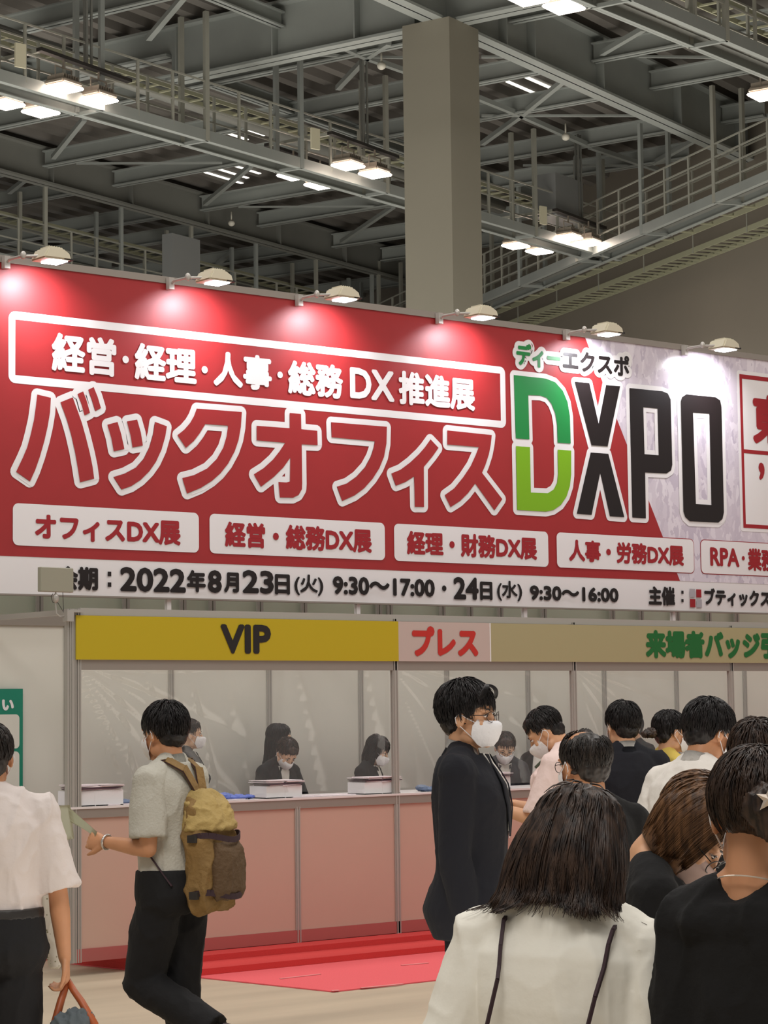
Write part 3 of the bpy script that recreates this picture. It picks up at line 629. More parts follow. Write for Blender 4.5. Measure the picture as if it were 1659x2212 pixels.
def ladder(label, O, d, s, L_, wd, z, pitch=.5, m=None, h=.09):
    t = thing('cable_ladder', label, 'cable tray', (O.x, O.y, z)); m = m or tray_m
    def P(x, y, h): return d*x + s*y + V((0, 0, h))
    for y in (0, wd):
        bm = NB(); bar(bm, P(0, y, 0), P(L_, y, 0), .025, h); obj('side_rail', bm, m, t)
    n = int(L_/pitch); bm = NB()
    for i in range(n):
        bar(bm, P(i*pitch, 0, -.02), P(i*pitch, wd, -.02), .04, .03)
        if n < 100: obj('rung', bm, m, t); bm = NB()
    if n >= 100: obj('rungs', bm, m, t)['kind'] = 'stuff'
    else: bm.free()
    return t
ladder('yellowish cable ladder beside the upper left catwalk', G(20, 26.72), K1D, EB, 26, .40, 13.2, .42)
ladder('cable ladder beside the distant catwalk above the banner', G(22, 36.75), EA, EB, 33, .55, 13.45, .45)
ladder('cable ladder beside the upper right catwalk', G(20, 16.85), K0D, EB, 20, .45, 13.2, .42)
ladder('upper cable ladder hung under the wall catwalk', Wp(-12, 1.15, 0), WU, WN, 44, .5, 12.25, .9, h=.12)
ladder('wide dark cable ladder between the hangers and the right hall wall', Wp(-12, 2.1, 0), WU, WN, 44, .66, 12.02, .34, h=.12)
for i in range(14):
    bm = NB(); bar(bm, V((0, 0, -.35)), V((0, 0, .9)), .025, .025, (1, 0, 0))
    o = obj('tray_hanger', bm, galv, None, Wp(-10+i*2.4, 2.08, 12.3)); tag(o, ORD[i]+' from the right of the thin rods holding the wall cable ladders', 'rod', 'rods holding the cable ladders')
# grey ducts running with the catwalks
for b, z, r, a0, a1, lb in ((27.4, 13.6, .16, 20, 46, 'dark round pipe behind the upper left catwalk'), (27.9, 13.95, .1, 20, 46, 'thin pipe behind the upper left catwalk'), (38.2, 13.75, .16, 22, 55, 'dark round pipe behind the distant catwalk')):
    bm = NB(); tube(bm, [G(a0, b, z), G(a1, b, z)], r, 10); tag(obj('pipe', bm, steel_d, smooth=True), lb, 'pipe')
# hanging speaker boxes
for a, b, z0, w_, d_, h_, lb in ((45.35, 25.95, 13.0, 1.25, .6, .95, 'grey box hanging over the lamp group right of the pillar'),):
    bm = NB(); p = at_z(1206, 477, 12.6)
    bar(bm, V((0, 0, h_/2))-EA*w_/2, V((0, 0, h_/2))+EA*w_/2, d_, h_)
    tag(obj('hanging_box', bm, mat('box_grey', (128, 130, 130), .6), None, p), lb, 'box')
p0 = at_z(363, 590, 12.6); 
bm = NB(); bar(bm, V((0, 0, .55)), V((0, 0, .55))+EA*1.05, .30, 1.2)
tag(obj('hanging_box', bm, MATS['box_grey'], None, G(40.95, 33.5, 11.75)), 'tall grey box hanging below the dark girder left of centre', 'box')

# ================================================================== high bay lamps
glow = mat('highbay_glow', (255, 240, 225), .4, emis=14, emc=(255, 236, 222))
lampb = mat('highbay_body', (150, 140, 128), .5, .3)
def highbay(a, b, z, label, group, power=120):
    t = thing('high_bay_lamp', label, 'lamp', G(a, b, z), GA, group)
    bm = NB(); box(bm, -.25, .25, -.22, .22, .02, .12); bmesh.ops.bevel(bm, geom=list(bm.edges), offset=.03, segments=2, affect='EDGES')
    for i in range(7): box(bm, -.2+i*.06, -.185+i*.06, -.18, .18, .11, .19)
    obj('housing', bm, lampb, t)
    bm = NB(); box(bm, -.26, .26, -.24, .24, -.03, .02); bmesh.ops.bevel(bm, geom=list(bm.edges), offset=.02, segments=2, affect='EDGES'); obj('lens', bm, glow, t)
    bm = NB(); tube(bm, [(-.2, 0, .1), (-.2, 0, .34), (.2, 0, .34), (.2, 0, .1)], .015, 6); tube(bm, [(0, 0, .34), (0, 0, .5)], .02, 6); obj('bracket', bm, lampb, t)
    l = bpy.data.lights.new('highbay_light', 'SPOT'); l.energy = power; l.spot_size = math.radians(130); l.spot_blend = .5; l.color = (1, .92, .84); l.shadow_soft_size = .25
    o = bpy.data.objects.new('lamp_light', l); COL.objects.link(o); o.parent = t; o.location = (0, 0, -.1)
    return t
def ab(px, py, z=12.12):
    p = at_z(px, py, z); return (p.dot(EA), p.dot(EB), z)
grp = (('upper left', [ab(137, 190), ab(213, 215), ab(88, 242), ab(12, 225)]),
       ('left of the pillar', [ab(752, 358), ab(810, 376), ab(634, 380), ab(692, 400)]),
       ('right of the pillar', [ab(1228, 513), ab(1272, 525), ab(1114, 531), ab(1165, 543)]),
       ('top right', [ab(1218, 15), ab(1140, -3)]))
posn = ('back left', 'back right', 'front right', 'front left')
for gname, L4 in grp:
    t = thing('lamp_bracket', 'dark support rail with cables above the lamp group '+gname, 'bracket', G(L4[0][0]-.6, L4[0][1], L4[0][2]+.5))
    for k, (a, b, z) in enumerate(L4):
        highbay(a, b, z, 'glowing high bay lamp, %s of the lamp group %s' % (posn[k] if gname != 'top right' else ('nearer', 'farther')[k], gname), 'high bay lamps', 160)
    n = .5+ (L4[1][0]-L4[0][0] if gname != 'top right' else 1)
    bm = NB(); bar(bm, V((0, 0, .02)), EA*2.3, .12, .06); obj('rail', bm, lamp_dark, t)
    if gname != 'top right':
        bm = NB(); bar(bm, EB*1.5+V((0, 0, .02)), EB*1.5+EA*2.3, .12, .06); obj('rail', bm, lamp_dark, t)
        for f in (.1, 2.2):
            bm = NB(); bar(bm, EA*f+V((0, 0, .03)), EA*f+EB*1.5+V((0, 0, .03)), .06, .06); obj('cross_arm', bm, galv, t)
    bm = NB()
    for f, g_ in ((1.3, .1), (1.42, .1), (1.36, .2)): bar(bm, EA*f+EB*g_, EA*f+EB*g_+V((0, 0, 2.0)), .035, .035, (1, 0, 0))
    obj('mast', bm, steel_d, t)
    bm = NB(); box(bm, -.45, -.25, -.02, .02, -.35, .05); obj('switch_box', bm, mat('switch_box', (205, 200, 175), .5), t)
highbay(35.0, 15.6, 11.97, 'glowing high bay lamp cut by the right edge of the picture', 'high bay lamps', 160)
# ================================================================== people
def skinmat(name, c): 
    m = mat(name, c, .5, noise_s=14, noise_a=.05); 
    m.node_tree.nodes['Principled BSDF'].inputs['Subsurface Weight'].default_value = .08
    m.node_tree.nodes['Principled BSDF'].inputs['Subsurface Radius'].default_value = (.012, .005, .003)
    return m
skin = skinmat('skin', (208, 158, 122)); skin2 = skinmat('skin_tan', (196, 140, 102)); skin3 = skinmat('skin_light', (222, 180, 150))
def hairmat(name, c, c2, rough=.42):
    m = bpy.data.materials.new(name); m.use_nodes = True; nt = m.node_tree; b = nt.nodes['Principled BSDF']
    tc = nt.nodes.new('ShaderNodeTexCoord'); mp = nt.nodes.new('ShaderNodeMapping'); mp.inputs['Scale'].default_value = (60, 60, 5)
    n = nt.nodes.new('ShaderNodeTexNoise'); n.inputs['Scale'].default_value = 1.2; n.inputs['Detail'].default_value = 4
    cr = nt.nodes.new('ShaderNodeValToRGB'); cr.color_ramp.elements[0].position = .38; cr.color_ramp.elements[1].position = .66
    cr.color_ramp.elements[0].color = lin(c)+(1,); cr.color_ramp.elements[1].color = lin(c2)+(1,)
    nt.links.new(tc.outputs['Object'], mp.inputs[0]); nt.links.new(mp.outputs[0], n.inputs['Vector']); nt.links.new(n.outputs[0], cr.inputs[0])
    nt.links.new(cr.outputs[0], b.inputs['Base Color']); b.inputs['Roughness'].default_value = rough; b.inputs['Specular IOR Level'].default_value = .35
    return m
hair_k = hairmat('hair_black', (16, 13, 13), (36, 30, 30)); hair_b = hairmat('hair_dark_brown', (30, 20, 16), (72, 54, 43)); hair_br = hairmat('hair_brown', (70, 46, 28), (122, 86, 56))
hair_g = hairmat('hair_greying', (26, 22, 20), (54, 46, 41))
def cloth(name, c, rough=.85, bump=.25, s=25, na=.03): return mat(name, c, rough, noise_s=5, noise_a=na, bump=bump, bump_s=s)
white_sh = cloth('shirt_white', (226, 220, 212)); pale_pink = cloth('shirt_pale_pink', (216, 205, 200)); grey_sh = cloth('shirt_grey', (182, 178, 166), s=90)
navy = cloth('suit_navy', (13, 14, 24), .9); blacks = cloth('suit_black', (15, 14, 17), .9); blackt = cloth('trousers_black', (10, 9, 12), .85)
pinkp = cloth('polo_pink', (228, 204, 198)); yellow_c = cloth('blouse_yellow', (206, 180, 84)); tee_black = cloth('tee_black', (13, 12, 13), .95)
mask_m = mat('mask_white', (232, 230, 232), .8, bump=.2, bump_s=60); mask_p = mat('mask_pinkish', (206, 178, 170), .8)
glass_f = mat('glasses_frame', (60, 46, 40), .3, .4); glass_k = mat('glasses_black', (18, 16, 18), .25); shoe_m = mat('shoe_black', (18, 16, 16), .3)
eye_w = mat('eye_white', (225, 215, 208), .3); eye_d = mat('eye_iris', (30, 20, 16), .2); lip_m = mat('lips', (170, 96, 86), .5)

def remesh(bm, voxel, smooth=3, disp=None):
    bmesh.ops.recalc_face_normals(bm, faces=bm.faces)
    me = bpy.data.meshes.new('tmp'); bm.to_mesh(me); bm.free()
    o = bpy.data.objects.new('tmp', me); COL.objects.link(o)
    r = o.modifiers.new('r', 'REMESH'); r.mode = 'VOXEL'; r.voxel_size = voxel; r.adaptivity = 0
    if smooth:
        s = o.modifiers.new('s', 'SMOOTH'); s.factor = .5; s.iterations = smooth
    out = bpy.data.meshes.new_from_object(o.evaluated_get(bpy.context.evaluated_depsgraph_get()))
    bpy.data.objects.remove(o); bpy.data.meshes.remove(me)
    if disp:
        n = [v.normal.copy() for v in out.vertices]
        for v, nn in zip(out.vertices, n): v.co += nn*disp(v.co, nn)
    return out

def loft(bm, rings, caps=True):      # rings: list of lists of Vectors
    R = [[bm.verts.new(p) for p in r] for r in rings]; n = len(R[0])
    for a, b in zip(R, R[1:]):
        for k in range(n): bm.faces.new((a[k], a[(k+1) % n], b[(k+1) % n], b[k]))
    if caps: bm.faces.new(R[0][::-1]); bm.faces.new(R[-1])
def limb(bm, pts, rad, n=14, ref=V((0, 1, 0)), flat=1.0, round_ends=True):   # tapered limb, smooth through its joints
    pts = [V(p) for p in pts]; P = []; Rr = []
    m = len(pts)
    for i in range(m-1):
        for k in range(5):
            t = k/5
            P.append(pts[i].lerp(pts[i+1], t)); Rr.append(rad[i]*(1-t)+rad[i+1]*t)
    P.append(pts[-1]); Rr.append(rad[-1]); rings = []
    for i, p in enumerate(P):
        t = (P[min(i+1, len(P)-1)]-P[max(i-1, 0)]).normalized()
        s = t.cross(ref); s = s.normalized() if s.length > .05 else t.orthogonal().normalized(); u = s.cross(t)
        rings.append([p+s*(Rr[i]*math.cos(2*PI*k/n))+u*(Rr[i]*flat*math.sin(2*PI*k/n)) for k in range(n)])
    loft(bm, rings)
    if round_ends:
        ell(bm, pts[0], (rad[0],)*3); ell(bm, pts[-1], (rad[-1],)*3)
    for p, r in zip(pts[1:-1], rad[1:-1]): ell(bm, p, (r*.99,)*3)

MALE = [(.78, 0, .128, .070), (.83, -.004, .158, .105), (.88, -.008, .166, .12), (.96, -.004, .156, .11), (1.05, .004, .144, .102), (1.15, .008, .152, .106), (1.25, .01, .168, .114), (1.33, .004, .176, .108), (1.385, -.006, .160, .088), (1.425, -.012, .112, .068), (1.455, -.012, .072, .058)]
FEM = [(.78, 0, .128, .070), (.83, -.004, .158, .102), (.88, -.01, .165, .118), (.96, -.006, .146, .104), (1.05, .004, .120, .088), (1.15, .008, .130, .094), (1.25, .014, .144, .110), (1.33, .004, .150, .096), (1.385, -.006, .140, .080), (1.425, -.012, .095, .062), (1.455, -.012, .062, .052)]

class Fig:
    def __init__(s, cfg):
        s.c = cfg; s.fem = cfg.get('fem', 0); s.rings = FEM if s.fem else MALE
        s.lean = math.radians(cfg.get('lean', 0)); s.side = math.radians(cfg.get('sidelean', 0)); s.tw = math.radians(cfg.get('twist', 0))
        s.fat = cfg.get('fat', 1.0)
        hy, hp, hr = [math.radians(a) for a in cfg.get('head', (0, 0, 0))]
        s.HP = V((0, -.015, 1.475))
        s.Rc = s.rot(1.0)
        s.HR = s.Rc @ Matrix.Rotation(-hy, 3, 'Z') @ Matrix.Rotation(-hp, 3, 'X') @ Matrix.Rotation(hr, 3, 'Y')
        s.hs = cfg.get('hs', 1.0)*(0.96 if s.fem else 1.0)
        s.headc = s.warp(s.HP) + s.HR @ (V((0, .03, .113))*s.hs)
        sx = .150 if s.fem else .175
        s.sh = {k: s.warp(V((k*sx*s.fat, -.012, 1.378))) for k in (-1, 1)}
        s.hip = {k: V((k*.085, 0, .90)) for k in (-1, 1)}
        s.arm = {}
        for k, key in ((-1, 'L'), (1, 'R')):
            u, f = cfg.get('arm'+key, ((k*.12, -.02, -1), (k*.02, .12, -1)))
            u = (s.Rc @ V(u)).normalized(); f = (s.Rc @ V(f)).normalized()
            e = s.sh[k]+u*(.275 if s.fem else .295); wv = e+f*(.235 if s.fem else .255)
            s.arm[k] = (e, wv, f)
        s.leg = {}
        for k, key in ((-1, 'L'), (1, 'R')):
            u, f = cfg.get('leg'+key, ((k*.02, .02, -1), (0, -.02, -1)))
            u = V(u).normalized(); f = V(f).normalized()
            kn = s.hip[k]+u*.42; an = kn+f*.41
            s.leg[k] = (kn, an, f)
    def rot(s, f): return Matrix.Rotation(-s.lean*f, 3, 'X') @ Matrix.Rotation(s.side*f, 3, 'Y') @ Matrix.Rotation(-s.tw*f, 3, 'Z')
    def warp(s, p):
        p = V(p); f = min(1, max(0, (p.z-.93)/.27)); f = f*f*(3-2*f)
        piv = V((0, 0, .93)); R = s.rot(f)
        # integrate bend: straight piece below, rotated piece above
        q = piv+R @ (p-piv); return q
    def ring(s, z):
        r = s.rings
        if z <= r[0][0]: return r[0][1:]
        for a, b in zip(r, r[1:]):
            if z <= b[0]:
                t = (z-a[0])/(b[0]-a[0]); return tuple(a[i]*(1-t)+b[i]*t for i in (1, 2, 3))
        return r[-1][1:]
    def torso(s, bm, z0, z1, inf, flare=0, n=26, step=.035):
        m = max(2, int((z1-z0)/step)); rings = []
        for i in range(m+1):
            z = z0+(z1-z0)*i/m; cy, rx, ry = s.ring(z)
            f = max(0, (1.0-z))*flare; g = s.fat if z < 1.36 else 1+(s.fat-1)*.3
            rx = rx*g+inf+f; ry = ry*(1+(g-1)*1.4)+inf+f*.8
            ring = []
            for k in range(n):
                t = 2*PI*k/n; c_, s_ = math.cos(t), math.sin(t)
                ring.append(s.warp(V((rx*math.copysign(abs(c_)**.86, c_), cy+ry*math.copysign(abs(s_)**.9, s_), z))))
            rings.append(ring)
        loft(bm, rings)
        if s.fem and z1 > 1.3 and z0 < 1.2:
            for k in (-1, 1): ell(bm, s.warp(V((k*.062, .085, 1.235))), (.058+inf*.6, .05+inf*.6, .058+inf*.6))
    def shoulders(s, bm, inf, scoop=0):
        for k in (-1, 1):
            r = (.047 if s.fem else .055)+inf
            ell(bm, s.sh[k], (r, r, r))
            ell(bm, s.warp(V((k*.04, -.028, 1.385))), (.085+inf, .048+inf, .045+inf)) if k else 0
            limb(bm, [s.warp(V((k*(.03+.04*scoop), -.02, 1.455-.03*scoop))), s.warp(V((k*.10*s.fat, -.018, 1.415))), s.sh[k]+V((0, 0, .004))], [.042+inf*.6, .040+inf*.8, r*.9])
    def surf(s, x, z, inf):     # front surface of the torso
        cy, rx, ry = s.ring(z); g = s.fat if z < 1.36 else 1
        rx = rx*g+inf; ry = ry*(1+(g-1)*1.4)+inf
        q = max(0, 1-(abs(x)/rx)**2.2)**.5
        add = .028*math.exp(-((abs(x)-.062)**2+(z-1.235)**2)/.0035) if s.fem else 0
        return s.warp(V((x, cy+ry*q+add, z)))
    def H(s, p, k=1): return s.headc + s.HR @ (V(p)*s.hs)

def hand(bm, w_, d, nrm, side, curl=.35, spread=.12, sc=1.0, thumb=.6):
    """palm, four unequal fingers bent at the knuckles, thumb from the side of the palm"""
    d = V(d).normalized(); nrm = V(nrm); nrm = (nrm-d*nrm.dot(d)).normalized(); s = d.cross(nrm).normalized()*side
    rings = []
    for t, wx, wy in ((-.01, .026, .019), (.01, .029, .018), (.04, .037, .016), (.07, .041, .014), (.088, .040, .011)):
        rings.append([w_+d*t*sc+s*(wx*sc*math.cos(2*PI*k/12))+nrm*(wy*sc*math.sin(2*PI*k/12)) for k in range(12)])
    loft(bm, rings)
    for i, (off, ln) in enumerate(((.031, .92), (.0105, 1.0), (-.0105, .94), (-.030, .76))):
        p = w_+d*.082*sc+s*off*sc; a = curl*.8; pts = [p-d*.012]; rr = [.0092*sc]
        dd = (d+s*off*spread*6).normalized()
        for j, seg in enumerate((.042, .026, .021)):
            a2 = a+curl*j*.9
            v = dd*math.cos(a2)+nrm*math.sin(a2)
            p = p+v*seg*ln*sc; pts.append(p.copy()); rr.append((.0085, .0078, .0068)[j]*sc)
        limb(bm, pts, rr, n=8, ref=s)
    b = w_+d*.025*sc+s*.026*sc
    t1 = (d*.6+s*.75+nrm*.25*thumb).normalized(); t2 = (d*.9+s*.25+nrm*.5*thumb).normalized()
    limb(bm, [b-d*.012, b+t1*.034*sc, b+t1*.034*sc+t2*.03*sc, b+t1*.034*sc+t2*.052*sc+nrm*.004], [.014*sc, .0115*sc, .0098*sc, .0078*sc], n=8, ref=nrm)

def head_geo(f, bm):
    H = f.H; k = f.hs; MR = f.HR.to_4x4()
    def e(c, r, rx=0):
        M = Matrix.Translation(H(c)) @ MR @ Matrix.Rotation(rx, 4, 'X')
        ell(bm, (0, 0, 0), tuple(a*k for a in r), M, 18, 12)
    e((0, -.014, .028), (.076, .094, .090)); e((0, .018, .02), (.068, .064, .075)); e((0, .028, -.035), (.060, .056, .070))
    e((0, .040, -.078), (.042, .040, .036)); e((0, .066, -.098), (.020, .018, .016))
    for s in (-1, 1):
        e((s*.034, .056, -.028), (.026, .026, .024)); e((s*.045, .01, -.07), (.020, .036, .028), .5); e((s*.032, .068, .024), (.028, .014, .009))
        M = Matrix.Translation(H((s*.078, -.006, -.012))) @ MR @ Matrix.Rotation(s*.35, 4, 'Z') @ Matrix.Rotation(-.15, 4, 'X')
        ell(bm, (0, 0, 0), (.010*k, .019*k, .031*k), M, 12, 8)
    limb(bm, [H((0, .078, .012)), H((0, .092, -.012)), H((0, .103, -.036))], [.0085*k, .0095*k, .013*k], n=10)
    for s in (-1, 1): e((s*.012, .094, -.040), (.009, .010, .008))
    e((0, .085, -.064), (.021, .012, .007)); e((0, .083, -.074), (.018, .011, .007))
    limb(bm, [f.warp(V((0, -.014, 1.42))), f.warp(V((0, -.016, 1.46))), H((0, -.028, -.075)), H((0, -.022, -.02))], [(.056 if f.fem else .064), (.048 if f.fem else .058), (.047 if f.fem else .056), .055], n=18)

def mask(f, par, m, loops=True):
    bm = NB(); rows = []; na = 20
    # (height, half width, how far forward the middle stands, how far back the sides sit)
    prof = ((-.016, .050, .113, .052), (-.024, .058, .125, .046), (-.034, .063, .1305, .040), (-.046, .065, .127, .036), (-.060, .065, .124, .034), (-.074, .060, .118, .034), (-.086, .052, .111, .040), (-.096, .042, .104, .048), (-.106, .030, .095, .060))
    for i, (z, w_, yf, ys) in enumerate(prof):
        row = []
        for j in range(na+1):
            u = -1+2*j/na; c = max(0, 1-abs(math.sin(u*PI/2))**1.75)
            row.append(V((w_*1.08*math.sin(u*PI/2)**1 if abs(u) < 2 else 0, ys+(yf-.004-ys)*c+.0014*math.sin(i*2.4), z+.012*abs(u)**2*(.5-i/8))))
        rows.append(row)
    nz = len(prof)-1
    vs = [[bm.verts.new(f.H(p)) for p in r] for r in rows]
    for i in range(nz):
        for j in range(na): bm.faces.new((vs[i][j], vs[i+1][j], vs[i+1][j+1], vs[i][j+1]))
    bmesh.ops.recalc_face_normals(bm, faces=bm.faces)
    bmesh.ops.solidify(bm, geom=bm.faces, thickness=-.0022)
    o = obj('face_mask', bm, m, par, smooth=True)
    for s in (-1, 1):
        bm = NB(); tube(bm, [f.H(p) for p in ((s*.062, .05, -.022), (s*.076, .02, -.006), (s*.088, -.006, .012), (s*.092, -.02, -.004), (s*.088, -.018, -.022), (s*.078, .006, -.045), (s*.058, .045, -.086))], .0016, 6)
        obj('ear_loop', bm, m, o)
    return o

def eyes(f, par, brow=True, shut=False):
    for s in (-1, 1):
        bm = NB(); M = Matrix.Translation(f.H((s*.031, .0745, .004))) @ f.HR.to_4x4(); k = f.hs
        ell(bm, (0, 0, 0), (.0135*k, .0085*k, .0060*k if not shut else .003), M); e = obj('eye', bm, eye_w, par, smooth=True)
        bm = NB(); ell(bm, (0, .0052*k, 0), (.0062*k, .0045*k, .0056*k), M); obj('iris', bm, eye_d, e, smooth=True)
        bm = NB(); tube(bm, [f.H((s*.016, .0815, .005)), f.H((s*.024, .0835, .0112)), f.H((s*.034, .0822, .0118)), f.H((s*.046, .074, .005))], [.0009, .0016, .0017, .0010], 6); obj('lash_line', bm, eye_d, e)
        if brow:
            bm = NB(); tube(bm, [f.H((s*.014, .085, .024)), f.H((s*.028, .084, .029)), f.H((s*.046, .072, .025))], [.0022, .0030, .0014], 6); obj('eyebrow', bm, eye_d, par)

def glasses(f, par, m, r=.022, drop=0):
    bm = NB()
    for s in (-1, 1):
        c = (s*.032, .100, .000-drop)
        tube(bm, [f.H((c[0]+r*math.cos(2*PI*i/20)*1.08, c[1]-.010*abs(math.cos(2*PI*i/20)) if s*math.cos(2*PI*i/20) > 0 else c[1], c[2]+r*.86*math.sin(2*PI*i/20))) for i in range(20)], .0014, 6, closed=True)
        tube(bm, [f.H((s*.056, .088, .006-drop)), f.H((s*.076, .05, .006-drop)), f.H((s*.083, -.005, .004)), f.H((s*.080, -.022, -.012))], .0014, 6)
    tube(bm, [f.H((-.010, .100, .003-drop)), f.H((0, .104, .005-drop)), f.H((.010, .100, .003-drop))], .0014, 6)
    return obj('glasses', bm, m, par)

def strands(bm, fn, N, seg, r0, rng, sides=3):
    """fn(u, rng) -> list of points for one lock of hair"""
    for i in range(N):
        pts = fn(i, rng)
        if not pts or len(pts) < 3: continue
        n = len(pts); tube(bm, pts, [r0*(1-.75*(j/(n-1))**2.2) for j in range(n)], sides)

def cap_hair(f, par, m, N=500, rr=.0025, flat=1.0, up=0, bulk=1.0, fringe=.0, seed=1, thin=False, nape=-.075, sideb=-.02, length=.055, voxel=.006, occ=0):
    """short hair: closed cap plus many short locks laid from the crown"""
    k = f.hs; MR = f.HR.to_4x4(); bm = NB(); rg = random.Random(seed)
    def e(c, r):
        ell(bm, (0, 0, 0), tuple(a*k for a in r), Matrix.Translation(f.H(c)) @ MR, 18, 12)
    b = bulk
    e((0, -.024, .042 if not thin else .028), (.081+.006*b, .094+.006*b, .083+.008*b))
    e((0, -.058+occ*.2, -.012+occ), (.068+.004*b, .050+.006*b, .066))
    if not thin: e((0, .022, .078), (.062+.004*b, .052+.006*b, .040+.006*b))
    base = remesh(bm, voxel*k, 2, lambda co, n: .004*noise.noise(co*60)+.002*noise.noise(co*140))
    o = objm('hair', base, m, par, smooth=True)
    bm = NB()
    W = V((.0, -.05, .13))
    def fn(i, rg):
        th = rg.uniform(0, 2*PI); ph = math.acos(rg.uniform(-.25 if not thin else -.3, 1))
        d = V((math.sin(ph)*math.cos(th), math.sin(ph)*math.sin(th), math.cos(ph)))
        c = V((0, -.024, .040)); R = V((.083+.006*b, .097+.006*b, .087+.008*b))
        if thin and d.z > .62 and d.y < .3: return None
        if d.y > .55 and d.z < .35-fringe: return None         # face
        if abs(d.x) > .75 and d.z < sideb and d.y > -.1: return None   # ears
        p = c+V((d.x*R.x, d.y*R.y, d.z*R.z)); pts = [p]
        fl = (p-W); 
        for j in range(6):
            q = pts[-1]; n = V(((q.x-c.x)/R.x**2, (q.y-c.y)/R.y**2, (q.z-c.z)/R.z**2)).normalized()
            t = (q-W)*.6+V((rg.uniform(-.02, .02), rg.uniform(-.02, .02), -.05)); t = (t-n*t.dot(n)).normalized()
            t = (t+n*flat*(.16*(1 if j < 3 else -.2)+rg.uniform(-.05, .12+.1*up))).normalized()
            q2 = q+t*(length/6)
            if q2.z < nape: break
            pts.append(q2)
        return [f.H(p) for p in pts]
    strands(bm, fn, int(N*1.5), 6, rr*k, rg)
    obj('locks', bm, m, o, smooth=True)
    return o

def drape_hair(f, par, m, rings, N=1600, th0=-PI, th1=PI, seed=1, wav=.006, flip=0, r0=.0024, jit=.05, capn=None, name='hair', hang=0, blunt=1.0):
    """long hair: rings (z, cx, cy, rx, ry) in head space from the crown to the tips"""
    rg = random.Random(seed); k = f.hs
    def P(s, th, q=1.0):
        x = s*(len(rings)-1); i = min(int(x), len(rings)-2); t = x-i
        a, b = rings[i], rings[i+1]; z, cx, cy, rx, ry = [a[j]*(1-t)+b[j]*t for j in range(5)]
        return V((cx+rx*q*math.cos(th), cy+ry*q*math.sin(th), z))
    HY = f.Rc @ Matrix.Rotation(-math.radians(f.c.get('head', (0, 0, 0))[0]), 3, 'Z')
    def FH(p, s):
        a = f.H(p)
        if not hang: return a
        b = f.headc+HY @ (p*k); q = min(1, max(0, (s-.25)/.5))*hang; return a.lerp(b, q)
    bm = NB(); n = 40; R = []
    full = (th1-th0) > 6.2
    if full:
        for i in range(len(rings)*4-3):
            s = i/(len(rings)*4-4)*blunt; R.append([FH(P(s, th0+(th1-th0)*j/n, .965), s) for j in range(n)])
        loft(bm, R)
        base = remesh(bm, .008*k, 2, lambda co, nn: .004*noise.noise(V((co.x*50, co.y*50, co.z*8))))
        o = objm(name, base, m, par, smooth=True)
    else:
        for i in range(len(rings)*4-3):
            s = i/(len(rings)*4-4)*blunt
            out = [FH(P(s, th0+(th1-th0)*j/n, .97), s) for j in range(n+1)]; inn = [FH(P(s, th1-(th1-th0)*j/n, .80), s) for j in range(n+1)]
            R.append(out+inn)
        loft(bm, R); o = obj(name, bm, m, par, smooth=True)
    bm = NB(); S = 16
    def fn(i, rg):
        th = rg.uniform(th0, th1); s0 = rg.uniform(0, .3)**1.0*rg.random(); s1 = (.90+.10*math.sin(th*5+seed)*rg.random()) if i % 3 else rg.uniform(.5, 1); ph = rg.uniform(0, 6); q = rg.uniform(.965, 1.012)
        clump = math.sin(th*9+seed)*.5+.5; out = []
        dth = rg.uniform(-jit, jit)
        for j in range(S+1):
            s = s0+(s1-s0)*j/S; th_ = th+dth*s+.05*math.sin(s*7+ph)*s
            p = P(s, th_, q+.012*math.sin(th*22+s*3)*(.3+s))
            rad = V((math.cos(th_), math.sin(th_), 0)); p += rad*(wav*math.sin(s*9+clump*3))*s
            if flip and s > .75: p += (rad*flip*(.5+clump)+V((0, 0, flip*.25)))*((s-.75)/.25)**2
            out.append(FH(p, s))
        return out
    strands(bm, fn, N, S, r0*k, rg)
    obj('locks', bm, m, o, smooth=True)
    return o

def wrinkle(a=.004, s=9, st=(1, 1, .45), seed=0):
    def fn(co, n):
        p = V((co.x*s*st[0]+seed, co.y*s*st[1], co.z*s*st[2]))
        r = 1-abs(noise.noise(p))*2; r2 = 1-abs(noise.noise(p*2.1+V((5, 1, 2))))*2
        return a*(r**3)*1.4+a*.5*r2**3-a*.6
    return fn

